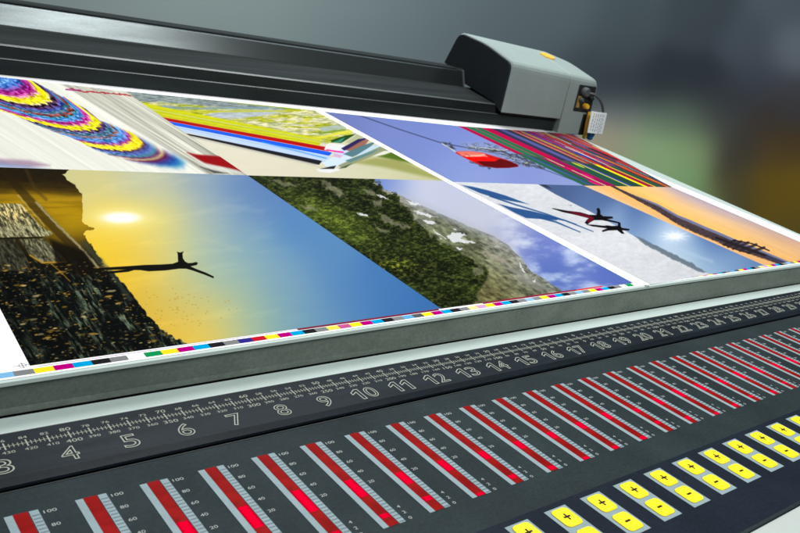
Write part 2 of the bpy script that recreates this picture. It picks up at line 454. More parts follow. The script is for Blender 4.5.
for k in range(-1, 31):
    kids = [("red_strip", box(0.118, 0.322, ML, 0.002, 0.0, 0.011), M['meter_red']),
            ("strip_edge", box(0.324, 0.338, ML, 0.0, 0.0, 0.009), M['panel_navy']),
            ("tick_marks", ticks, M['tick']), ("scale_numerals", numer, M['num'])]
    if proto is None:
        mt_ = add("level_meter", box(0, 0.468, ML, 0, 0, 0.008), M['meter_grey'], con, base=(k, 0, 0), local=True)
        for nm, g, ma in kids: add(nm, g, ma, mt_, base=(k, 0, 0), local=True)
        proto = mt_
    else:
        mt_ = proto.copy(); COL.objects.link(mt_); mt_.parent = con
        mt_.location = tuple((np.array((k, 0, 0.))-BASE[con])*U); BASE[mt_] = np.array((k, 0, 0.))
        for ch in [c for c in proto.children if c.name.split('.')[0] != 'lit_segment']:
            c = ch.copy(); COL.objects.link(c); c.parent = mt_
    L = lit.get(k) or [(-1.25-0.15*rng.random(), -1.62-0.08*rng.random()), (-2.25-0.1*rng.random(), -2.45-0.06*rng.random())]
    for (a, b) in L:
        add("lit_segment", box(0.119, 0.321, b, a, 0.0105, 0.0125), M['lit'], mt_, base=(k, 0, 0), local=True)

# yellow buttons
def rounded(x0, x1, y0, y1, r, z0, z1, e=0.012, n=5):
    def ring(ins, z):
        P = []
        for cx, cy, a0 in ((x1-r, y1-r, 0), (x0+r, y1-r, 90), (x0+r, y0+r, 180), (x1-r, y0+r, 270)):
            for i in range(n+1):
                w = math.radians(a0+90*i/n); P.append((cx+(r-ins)*math.cos(w), cy+(r-ins)*math.sin(w), z))
        return P
    return loft([ring(0, z0), ring(0, z1-e*0.6), ring(e*0.4, z1-e*0.15), ring(e, z1)])
bproto = None
for k in range(3, 27):
    if bproto is None:
        pl = add("button_plate", box(-0.072, 0.500, -4.612, -3.433, 0.0, 0.010), M['meter_grey'], con, base=(k, 0, 0), local=True)
        pb_ = add("plus_button", rounded(0.012, 0.436, -3.955, -3.482, 0.10, 0.005, 0.030), M['yellow'], pl, base=(k, 0, 0), local=True)
        mb_ = add("minus_button", rounded(0.012, 0.436, -4.532, -4.062, 0.10, 0.005, 0.030), M['yellow'], pl, base=(k, 0, 0), local=True)
        cx, c1, c2 = 0.224, -3.718, -4.297
        cross = [(-.085, -.02), (-.02, -.02), (-.02, -.085), (.02, -.085), (.02, -.02), (.085, -.02), (.085, .02), (.02, .02), (.02, .085), (-.02, .085), (-.02, .02), (-.085, .02)]
        add("plus_symbol", loft([[(cx+x, c1+y, z) for x, y in cross] for z in (0.028, 0.0325)]), M['symbol'], pl, base=(k, 0, 0), local=True)
        add("minus_symbol", box(cx-.07, cx+.07, c2-.022, c2+.022, 0.028, 0.0325), M['symbol'], pl, base=(k, 0, 0), local=True)
        bproto = pl
    else:
        pl = bproto.copy(); COL.objects.link(pl); pl.parent = con
        pl.location = tuple((np.array((k, 0, 0.))-BASE[con])*U)
        for ch in list(bproto.children):
            c = ch.copy(); COL.objects.link(c); c.parent = pl

# inspection board with its front fascia
def pb(X): return 0.27+0.0135*(np.minimum(X, 22)-4)+0.004*np.maximum(X-22, 0)     # front edge line of the photos
bx = np.linspace(-6, 37.2, 60)
edge_d = pb(bx)-0.36-0.004*np.maximum(bx-18, 0)
back = lambda X: 22.6-0.111*(X-7.06)
def skew(X, d):   # the board's right edge runs a little aslant
    return board(X, d)
top = [(x, d) for x, d in zip(bx, edge_d)]
ring_top, ring_bot = [], []
outline = top + [(37.05, 3.0), (38.5, 15.5), (39.6, 27.5), (-6.0, 32.0)]
T = board(np.array([o[0] for o in outline]), np.array([o[1] for o in outline]))
Bt = T.copy(); Bt[:, 2] -= 0.075
nT = len(outline)
add("inspection_board", (np.vstack([T, Bt]).tolist(),
    [tuple(range(nT))]+[tuple(range(2*nT-1, nT-1, -1))]+[(i, i+nT, (i+1) % nT+nT, (i+1) % nT) for i in range(nT)]), M['board'], con)
FV = []; FF = []
for i, (x, d) in enumerate(zip(bx, edge_d)):
    q = board(x, d)
    FV += [(x, q[1]+0.015, q[2]-0.075), (x, q[1]+0.05, q[2]-0.10), (x, 2.83, 0.10), (x, 2.81, -0.02), (x, 3.3, -0.02), (x, 3.3, q[2]-0.10)]
for i in range(len(bx)-1):
    for j in range(6):
        k2 = (j+1) % 6; FF.append((i*6+j, (i+1)*6+j, (i+1)*6+k2, i*6+k2))
FF += [tuple(range(6)), tuple((len(bx)-1)*6+j for j in range(5, -1, -1))]
add("fascia", (FV, FF), M['fascia'], con)
cab = merge(box(XL+.2, 37.0, 3.35, 24, -27, -0.2))
add("cabinet", cab, M['trim'], con)
add("front_cabinet", box(XL+.2, XR-.2, -9.0, 3.3, -29.2, -2.3), M['head_dark'], con)

# ------------------------------------------------------------------ the printed sheet
sheet = empty("printed_sheet", tuple(board(18, 9)))
tag(sheet, "white press proof sheet printed with eight photographs lying on the inspection board", "printed sheet")
sx = np.linspace(-5.5, 36.55, 60)
ol = [(x, float(pb(x))-0.275) for x in sx]+[(36.75, 5.0), (36.75, 21.0), (-5.5, 24.5)]
Tt = board(np.array([o[0] for o in ol]), np.array([o[1] for o in ol]), 0.012); Tb = board(np.array([o[0] for o in ol]), np.array([o[1] for o in ol]), 0.002)
n_ = len(ol)
add("paper", (np.vstack([Tt, Tb]).tolist(), [tuple(range(n_))]+[(i, i+n_, (i+1) % n_+n_, (i+1) % n_) for i in range(n_)]), M['paper'], sheet)

PAT_W = 0.3235
Y_, M_, C_, K_, g_, W_, G_ = (250, 232, 40), (190, 0, 125), (0, 165, 225), (38, 36, 40), (135, 136, 138), (238, 238, 242), (20, 150, 85)
cyc = [[g_, W_, G_], [g_, (50, 45, 140), (205, 25, 45)], [g_, (240, 225, 90), (205, 90, 150)], [g_, (100, 175, 225), (90, 92, 96)],
       [g_, (240, 232, 160), (215, 165, 205)], [g_, (150, 195, 235), g_], [g_, (130, 190, 235), g_]]
seq = {}
for bl in range(-2, 16):
    for j, c in enumerate([Y_, M_, C_, K_]+cyc[bl % 7]): seq[bl*7+j] = c
pmats = {}
for i in range(-8, 106):
    c = seq.get(i)
    x0 = 2.54-0.345+i*PAT_W+0.012*min(i, 12)*1.0 if i < 12 else 2.54-0.345+i*PAT_W+0.144-0.0035*(i-12)
    x1 = 2.54-0.345+(i+1)*PAT_W+0.012*min(i+1, 12) if i+1 < 12 else 2.54-0.345+(i+1)*PAT_W+0.144-0.0035*(i+1-12)
    if c is None or c == W_ or x1 > 36.4 or x0 < -0.4 or (20.3 < x0 < 21.2): continue
    if c not in pmats: pmats[c] = material('patch_ink', tuple(lin(c)*0.70), 0.4, spec=0.0, noise=0.02, nscale=60)
    a0, a1 = float(pb(x0)), float(pb(x1))
    v = np.vstack([board(np.array([x0, x1, x1, x0]), np.array([a0-.225, a1-.225, a1-.06, a0-.06]), u) for u in (0.011, 0.0165)])
    add("colour_patch", (v.tolist(), [(4, 5, 6, 7), (0, 1, 5, 4), (1, 2, 6, 5), (2, 3, 7, 6), (3, 0, 4, 7)]), pmats[c], sheet)
# thin trim lines along the front of the photos and register marks
def flat(pts_px, up0, up1):
    X, d = to_board([p[0] for p in pts_px], [p[1] for p in pts_px]); n = len(pts_px)
    v = np.vstack([board(X, d, up0), board(X, d, up1)]).tolist()
    return v, [tuple(range(n, 2*n))]+[(i, (i+1) % n, (i+1) % n+n, i+n) for i in range(n)]
def front_strip(xa, xb, lo, hi, col, nm):
    xs = np.linspace(xa, xb, 12)
    X = np.concatenate([xs, xs[::-1]]); d = np.concatenate([pb(xs)+lo, pb(xs[::-1])+hi]); n = len(X)
    v = np.vstack([board(X, d, 0.011), board(X, d, 0.0195)]).tolist()
    add(nm, (v, [tuple(range(n, 2*n))]+[(i, (i+1) % n, (i+1) % n+n, i+n) for i in range(n)]), material(nm, tuple(lin(col)*0.88), 0.4, spec=0.04), sheet)
front_strip(7.75, 12.0, -0.035, 0.03, (112, 8, 42), "trim_strip")
front_strip(13.6, 17.6, -0.035, 0.035, (130, 10, 40), "trim_strip")
front_strip(17.6, 18.9, -0.035, 0.03, (205, 40, 40), "trim_strip")
front_strip(2.3, 7.75, -0.02, 0.01, (205, 195, 205), "trim_strip")
rm = []
gx0, gd0 = 1.83, 0.225
ringp = [(math.cos(w), math.sin(w)) for w in np.linspace(0, 2*math.pi, 24, endpoint=False)]
def bflat(P2, u0=0.012, u1=0.015):
    P2 = np.array(P2); v = np.vstack([board(P2[:, 0], P2[:, 1], u0), board(P2[:, 0], P2[:, 1], u1)]).tolist(); n = len(P2)
    return v, [tuple(range(n, 2*n))]+[(i, (i+1) % n, (i+1) % n+n, i+n) for i in range(n)]
def ringflat(cx, cd, r, w):
    o = [(cx+r*a, cd+r*b) for a, b in ringp]; i_ = [(cx+(r-w)*a, cd+(r-w)*b) for a, b in ringp]; P = np.array(o+i_)
    v = board(P[:, 0], P[:, 1], 0.015).tolist(); n = len(o)
    return v, [(j, (j+1) % n, (j+1) % n+n, j+n) for j in range(n)]
for (cx, cd) in (tuple(float(q) for q in to_board(22.5, 366)), (1.72, 20.5), (20.83, 0.15), (20.75, 9.95)):
    g = merge(ringflat(cx, cd, 0.065, 0.01), bflat([(cx-.13, cd-.005), (cx+.13, cd-.005), (cx+.13, cd+.005), (cx-.13, cd+.005)]),
              bflat([(cx-.005, cd-.1), (cx+.005, cd-.1), (cx+.005, cd+.1), (cx-.005, cd+.1)]))
    add("register_mark", g, M['symbol'], sheet)

# ---- painting of the photographs: colours are the ink of the prints, made per grid point
class Paint:
    def __init__(s, x, y, X, D): s.x, s.y, s.X, s.D = x, y, X, D; s.c = np.zeros(x.shape+(3,)); s.c[:] = 255
    def over(s, mask, col):
        col = np.asarray(col, float); s.c = s.c*(1-mask[..., None])+col*mask[..., None]
    def sd(s, pts, jit=0.0, js=8.0, seed=3):
        """signed distance (positive inside) in image pixels"""
        x, y = s.x, s.y
        if jit:
            x = x+jit*(fbm(s.x/js, s.y/js, seed, 4)-.5)*2; y = y+jit*(fbm(s.x/js+50, s.y/js+9, seed+9, 4)-.5)*2
        inside = np.zeros(x.shape, bool); dist = np.full(x.shape, 1e9)
        n = len(pts)
        for i in range(n):
            x0, y0 = pts[i]; x1, y1 = pts[(i+1) % n]
            c = ((y0 > y) != (y1 > y)) & (x < (x1-x0)*(y-y0)/((y1-y0) if y1 != y0 else 1e-9)+x0); inside ^= c
            dx, dy = x1-x0, y1-y0; L = dx*dx+dy*dy+1e-9
            t = np.clip(((x-x0)*dx+(y-y0)*dy)/L, 0, 1); dist = np.minimum(dist, (x-x0-t*dx)**2+(y-y0-t*dy)**2)
        dist = np.sqrt(dist); return np.where(inside, dist, -dist)
    def poly(s, pts, col, soft=0.5, a=1.0, jit=0.0, js=8.0, seed=3):
        mk = sstep(-soft, soft, s.sd(pts, jit, js, seed))*a; s.over(mk, col); return mk
    def line(s, pts, w, col, soft=0.4, a=1.0, jit=0.0, w2=None):
        y = s.y+(jit*(fbm(s.x/3, s.y/3, 5, 2)-.5)*2 if jit else 0); best = np.full(s.x.shape, -1e9); n = len(pts)-1
        w2 = w if w2 is None else w2
        for i in range(n):
            x0, y0 = pts[i]; x1, y1 = pts[i+1]; dx, dy = x1-x0, y1-y0; L = dx*dx+dy*dy+1e-9
            t = np.clip(((s.x-x0)*dx+(y-y0)*dy)/L, 0, 1); ww = w+(w2-w)*(i+t)/n
            best = np.maximum(best, ww/2-np.hypot(s.x-x0-t*dx, y-y0-t*dy))
        s.over(sstep(-soft, soft, best)*a, col)
    def ell(s, cx, cy, rx, ry, col, soft=0.25, a=1.0, ang=0.0):
        ca, sa = math.cos(ang), math.sin(ang); u = (s.x-cx)*ca+(s.y-cy)*sa; v = -(s.x-cx)*sa+(s.y-cy)*ca
        r = np.hypot(u/rx, v/ry); s.over((1-sstep(1-soft, 1+soft, r))*a, col)
    def rot(s, ang):
        ca, sa = math.cos(ang), math.sin(ang); return s.x*ca+s.y*sa, -s.x*sa+s.y*ca

def photo(nm, label, corners, nu, nv, fn, draw_on_board=False):
    cx, cd = to_board([c[0] for c in corners], [c[1] for c in corners])
    u = np.linspace(0, 1, nu)[None, :, None]; v = np.linspace(0, 1, nv)[:, None, None]
    c = np.stack([cx, cd], -1)     # front-left, front-right, back-right, back-left
    Q = (1-v)*((1-u)*c[0]+u*c[1])+v*((1-u)*c[3]+u*c[2])
    X, D = Q[..., 0], Q[..., 1]
    x, y = to_px(X, D)
    P = Paint(x, y, X, D); fn(P)
    P.c += (fbm(X*60, D*60, 77, 2)[..., None]-.5)*5
    o = grid_mesh(nm, board(X, D, 0.018), P.c, M['print'], sheet, base=board(18, 9), gain=0.665)
    o["label"] = label
    return o

# -- sunset over a cliff with a jumping figure (printed turned on its side)
def paint_sunset(p):
    x, y = p.x, p.y
    ctrl = [(85, 180, (205, 200, 150)), (100, 195, (225, 205, 120)), (130, 182, (186, 192, 172)), (160, 195, (190, 192, 168)), (160, 220, (215, 205, 130)),
            (200, 182, (140, 160, 180)), (240, 182, (108, 138, 180)), (260, 195, (88, 126, 180)), (105, 240, (248, 206, 60)), (130, 240, (240, 206, 96)), (165, 245, (215, 208, 135)),
            (110, 262, (245, 200, 30)), (140, 262, (236, 198, 80)), (130, 290, (226, 180, 44)), (160, 315, (228, 178, 50)), (185, 335, (234, 188, 64)),
            (200, 340, (238, 198, 76)), (165, 285, (208, 198, 124)), (190, 300, (186, 192, 146)), (215, 318, (208, 198, 118)), (240, 330, (190, 196, 140)),
            (205, 215, (168, 180, 176)), (200, 250, (166, 186, 168)), (225, 280, (154, 180, 170)), (250, 310, (146, 174, 166)), (275, 325, (125, 165, 170)),
            (240, 215, (128, 160, 185)), (250, 250, (130, 165, 180)), (285, 285, (122, 158, 182)), (310, 315, (108, 148, 180)), (290, 225, (84, 132, 185)),
            (330, 265, (88, 134, 182)), (350, 300, (84, 130, 180)), (380, 280, (66, 116, 176)), (400, 305, (64, 116, 174)), (430, 306, (56, 104, 166)), (262, 182, (86, 118, 175))]
    p.c = colours_from(ctrl, x, y, 21)
    st = fbm(x/38, (y+x*0.16)/7, 11, 4)
    p.c += (sstep(.45, .85, st)*sstep(150, 60, np.abs(x-190)))[..., None]*np.array([9, 7, 3])
    p.line([(225, 205), (262, 213)], 3.5, (170, 180, 200), 3, 0.12); p.line([(205, 240), (240, 250)], 3, (215, 205, 180), 3, 0.14)
    # sun and its glow
    r = np.hypot((x-121)/46, (y-219)/20); p.over(np.exp(-r*r*1.3)*0.75, (252, 226, 110))
    r = np.hypot((x-121)/25, (y-218.5)/8); p.over(np.exp(-r**2*1.2), (255, 250, 205)); p.ell(121, 218.3, 17, 4.8, (255, 255, 250), 0.5)
    # cliff, rock and water
    cliff = [(-80, 150), (66, 168), (69, 171.5), (66, 173.5), (62, 176), (68, 180), (75, 186), (81, 195), (82.5, 208), (82, 222), (87, 226), (94, 229), (86, 231.5), (84, 234), (87, 240),
             (94, 250), (102, 262), (104, 268), (115, 275), (129, 292), (150, 319), (172, 338), (180, 341), (187, 344.5), (186, 360), (20, 390), (-90, 300)]
    a, b = p.rot(math.radians(56))
    n1 = fbm(a/9, b/2.2, 21, 5, .62); n2 = fbm(x/5, y/1.6, 31, 4, .6); n3 = fbm(a/24, b/10, 41, 3)
    rock = np.array([4, 7, 6.])+(sstep(.40, .82, n1)*sstep(.3, .72, n3)*(0.35+0.65*sstep(-30, 110, x)))[..., None]*np.array([108, 122, 98.])+sstep(.62, .85, n2)[..., None]*np.array([38, 36, 26.])
    dark = np.array([22, 15, 4.])+n2[..., None]*np.array([26, 20, 6.])
    up = 1-sstep(240, 285, y+0.10*(60-x))
    rock = rock*(1-up[..., None])+dark*up[..., None]
    mk = sstep(-.6, .6, p.sd(cliff, 2.0, 4.0)); p.over(mk, rock)
    base_c = p.c.copy()
    # golden band of light
    band = np.exp(-((y-208-0.10*(x-30))/17)**2)*sstep(-60, 20, x)*mk*np.clip(0.7+0.8*(fbm(x/30, y/2.6, 8, 4)-.45), 0, 1)
    p.over(np.clip(band*1.15, 0, .93), (184, 142, 8)); p.over(np.exp(-((y-226)/19)**2-((x-70)/34)**2)*mk*0.8, (186, 146, 10)); p.over(np.exp(-((y-200)/4)**2)*mk*0.5*sstep(-20, 40, x), (214, 168, 24))
    p.over(np.exp(-((y-196)/2.0)**2)*mk*0.5*sstep(75, 40, x), (196, 148, 20))
    p.over(np.exp(-((y-176)/9)**2)*mk*0.55, (28, 20, 8))
    # silvery slabs
    sl = fbm(a/4.5, b/1.5, 61, 5, .68); slab = np.array([46, 44, 30.])+sstep(.2, .85, sl)[..., None]*np.array([180, 176, 140.])
    gold = np.exp(-((y-214)/9)**2)*sstep(.42, .62, sl); slab = slab*(1-gold[..., None])+gold[..., None]*np.array([255, 226, 150.])
    p.poly([(-40, 204), (22, 204.5), (30, 215), (40, 226), (53, 234), (47, 237.5), (-40, 239)], slab, 0.8, 0.94, 0.8, 5)
    p.poly([(-40, 241), (15, 239), (28, 262), (30, 272), (-40, 270)], slab*0.42, 0.8, 0.9, 1.2, 5)
    p.poly([(19, 240), (43, 239), (55, 250), (67, 262), (58, 264), (42, 264), (30, 256)], slab*0.74, 0.7, 0.95, 0.5, 5)
    p.line([(30, 256), (42, 263.5), (66, 262.5)], 1.5, (190, 140, 30), .6, .9); p.line([(-5, 239.5), (42, 238)], 1.4, (24, 18, 6), .6, .9)
    p.poly([(0, 172), (10, 174), (40, 206), (78, 246), (94, 262), (88, 264), (66, 246), (32, 212)], (40, 28, 8), 1.2, 0.6)
    p.line([(36, 203), (50, 218), (62, 230), (84, 252), (98, 268)], 2.2, (168, 158, 120), 1.0, .85, 1.0); p.line([(18, 196), (34, 214), (44, 226)], 1.6, (196, 176, 110), .9, .6, 1.0)
    p.line([(26, 170), (35, 190), (46, 200)], 3.0, (74, 56, 22), 1.5, .5); p.line([(84, 244), (112, 275), (130, 300)], 5.0, (62, 70, 60), 2.0, .6, 2.0)
    p.poly([(50, 240), (84, 252), (92, 264), (96, 276), (60, 276), (56, 262)], (14, 9, 3), 2.5, 0.8)
    p.line([(48, 262), (60, 272), (70, 282)], 1.1, (150, 105, 24), .5, .8)
    # leaves and glints on the water
    r_ = np.random.default_rng(3)
    for i in range(900):
        yy = 262+ (r_.random()**0.85)*112; xx = -5+r_.random()*200
        s_ = (0.35+r_.random()*0.6)*(1+1.3*(r_.random() < .10)); lim = np.interp(yy, [262, 275, 319, 344], [100, 112, 146, 184])
        if xx > lim: continue
        cc = [(196, 150, 60), (150, 110, 36), (206, 186, 130), (120, 92, 40)][r_.integers(4)]
        m_ = (np.abs(x-xx) < 8) & (np.abs(y-yy) < 5)
        if not m_.any(): continue
        jj = np.where(m_); rr = np.hypot((x[jj]-xx)/(2.3*s_), (y[jj]-yy+0.12*(x[jj]-xx))/(0.62*s_))+(n2[jj]-.5)*1.3; w_ = (1-sstep(.5, 1.15, rr))[:, None]*(0.35+0.5*r_.random())
        p.c[jj] = p.c[jj]*(1-w_)+np.array(cc)*w_
    for i in range(60):
        xx = r_.normal(180, 26); yy = r_.normal(308, 11); m_ = (np.abs(x-xx) < 3) & (np.abs(y-yy) < 2); jj = np.where(m_)
        if len(jj[0]):
            w_ = (1-sstep(.5, 1.2, np.hypot((x[jj]-xx)/1.1, (y[jj]-yy)/0.6)))[:, None]*.7; p.c[jj] = p.c[jj]*(1-w_)+np.array((190, 150, 50))*w_
    blk = (14, 12, 8)
    p.poly([(92, 270.5), (100, 268.5), (122, 267.2), (145, 265.6), (160, 265.2), (172.5, 264.4), (178, 262.4), (177.6, 254.5), (176.8, 252.4), (180, 253.2), (183.6, 252), (182.4, 254.6), (182.8, 259),
            (185, 262.2), (188, 263.8), (192, 263.6), (196, 262.6), (198, 263.8), (196.4, 265.8), (190.5, 267), (196, 269.6), (206, 273.4), (213.8, 277.2), (213.4, 279), (204, 275.2), (192, 271.0), (186, 269.4),
            (179, 269.4), (165, 271.2), (148.5, 272), (140, 270.8), (134, 270.8), (128, 272.6), (106, 274.6), (98, 273.6), (110, 271.8), (126, 270.4), (112, 270.6)], blk, 0.35)
photo("printed_photo", "sunset photo with dark cliff and a leaping figure in silhouette", [(30, 366.4), (440.8, 309.2), (247.5, 175.9), (-75, 165.5)], 860, 440, paint_sunset)

# -- mountain
def paint_mountain(p):
    x, y = p.x, p.y
    n = fbm(x/22, y/9, 5, 5); cl = sstep(.35, .75, n)
    sky = colours_from([(378, 183, (98, 122, 192)), (395, 188, (150, 164, 206)), (420, 190, (192, 194, 214)), (450, 190, (186, 190, 212)), (480, 215, (188, 190, 208)), (505, 235, (176, 180, 204)), (520, 230, (168, 174, 212)),
                        (540, 250, (132, 146, 200)), (560, 240, (150, 160, 215)), (560, 268, (112, 132, 192)), (580, 262, (140, 154, 204)), (600, 280, (122, 138, 200)), (575, 284, (130, 148, 200)), (610, 270, (112, 130, 192)), (622, 284, (116, 134, 194))], x, y, 13)
    p.c = sky+(cl-.4)[..., None]*np.array([74, 68, 34])*sstep(480, 540, x)[..., None]
    ridge = [(373, 176), (375, 182), (383, 190), (388, 191.5), (400, 196), (417, 204), (440, 214), (467, 226), (494, 236.5), (508, 246), (521, 259), (531, 272), (550, 283.5), (560, 290), (566, 296), (430, 330), (230, 170)]
    a, b = p.rot(math.radians(33))
    rn = fbm(a/8, b/2.6, 91, 5, .6)
    land = colours_from([(395, 197, (150, 146, 130)), (420, 210, (122, 124, 108)), (450, 225, (104, 108, 92)), (470, 236, (120, 124, 106)), (500, 245, (150, 148, 140)), (525, 272, (150, 150, 146)), (545, 284, (150, 152, 150)),
                         (440, 240, (116, 122, 86)), (470, 254, (112, 116, 78)), (500, 268, (118, 118, 92)), (520, 284, (112, 110, 78)), (490, 290, (108, 104, 66)), (540, 292, (90, 96, 66))], x, y, 11)
    r3 = fbm(x/6, y/2.4, 93, 5, .65); land = land*np.clip(1+0.95*(rn-.5)+0.75*(r3-.5)-0.20*sstep(.52, .64, fbm(a/14, b/3, 94, 4, .6)), .3, 1.5)[..., None]
    p.over(sstep(-.6, .6, p.sd(ridge, 1.0, 6)), land)
    p.poly([(500, 262), (512, 268), (535, 280), (548, 290), (540, 292), (520, 280)], (140, 138, 134), 3, .6, 2, 5)
    # haze bank along the ridge
    dr = p.sd(ridge); p.over(np.exp(-(dr/4.5)**2)*sstep(380, 420, x)*sstep(545, 480, x)*0.55, (176, 178, 190))
    forest = [(200, 160), (374, 178.5), (383, 191), (398, 194.5), (402, 207), (410, 213), (418, 222), (424, 229), (440, 243.5), (455, 250), (467.5, 257), (480, 266), (489.5, 275), (487, 281), (481, 287), (478, 296), (474, 306), (430, 330), (230, 170)]
    f1 = fbm(x/3.4, y/1.7, 33, 5, .78); f2 = fbm(x/17, y/8, 34, 3); f3 = fbm(a/5, b/2, 35, 4, .7)
    fc = np.array([14, 20, 7.])+sstep(.36, .80, f1)[..., None]*np.array([62, 64, 30.])+(sstep(.45, .75, f2))[..., None]*np.array([14, 18, 6.])
    bright = np.exp(-(((x-332)/44)**2+((y-219-0.5*(x-332))/14)**2)); fc = fc+bright[..., None]*np.array([62, 72, 20.])*(0.3+f1[..., None])
    b2 = np.exp(-(((x-392)/22)**2+((y-266)/6)**2)); fc = fc+(b2*sstep(.45, .75, f1))[..., None]*np.array([84, 74, 8.])
    mk = sstep(-1.6, 1.6, p.sd(forest, 4.2, 5.0)+(f1-.5)*7); p.over(mk, fc)
    lt = (150, 148, 122)
    for q in ([(319, 180), (330, 184), (343, 193), (346, 198), (336, 196), (326, 188)], [(379, 213), (386, 216), (396, 223), (408, 226), (409, 229), (396, 227), (384, 222)], [(372, 203), (382, 200), (380, 207), (374, 207)], [(265, 180), (285, 182), (300, 186), (284, 187)],
              [(374, 225), (386, 230), (390, 234), (378, 231)], [(472, 269), (480, 268), (483, 275), (474, 276)], [(300, 206), (312, 207), (318, 212), (306, 210)], [(362, 190), (372, 190), (378, 196), (368, 196)]):
        p.poly(q, np.array([128, 126, 100.])*(0.65+0.6*f3)[..., None], 1.4, .8, 3.2, 3.5)
    snow = (218, 219, 224)
    for q in ([(355, 213), (362, 213.6), (369, 215.4), (368, 217.2), (360, 216.4)], [(404, 199), (410, 201.5), (424, 206), (412, 205.4)], [(413, 210.4), (424, 213), (436, 217), (441, 219), (430, 217.6), (418, 214.6)], [(421, 220.5), (431, 220.8), (438, 224.6), (428, 225)],
              [(433, 230), (440, 235), (447, 238.5), (452, 239.5), (446, 239.5), (436, 234.5)], [(446, 237), (452, 232.5), (462, 233), (468, 236.6), (460, 238.4), (464, 241), (478, 242.6), (470, 244), (458, 243), (454, 243.4), (450, 240.5)], [(456, 247), (462, 249), (460, 251.6), (457, 250)],
              [(518, 262), (520, 262), (523, 269), (526, 274), (522.5, 273)], [(531, 281), (536, 280), (534, 283)], [(438, 238), (442, 239), (441, 241)], [(452, 229), (460, 230.5), (462, 231.5), (454, 231)], [(526, 267), (528, 267), (529, 273)], [(375, 194), (384, 196), (390, 200), (382, 199)]):
        p.over(sstep(-.25, .7, p.sd(q, 1.5, 2.0)+(rn-.5)*1.6)*.92, snow)
    p.line([(484, 252), (496, 259), (508, 264)], 2.2, (160, 148, 136), 1, .7, 1.5)
photo("printed_photo", "mountain photo with dark forest, snow patches and clouds", [(440.8, 309.2), (633, 283.4), (444, 181.3), (247.5, 175.9)], 620, 480, paint_mountain)

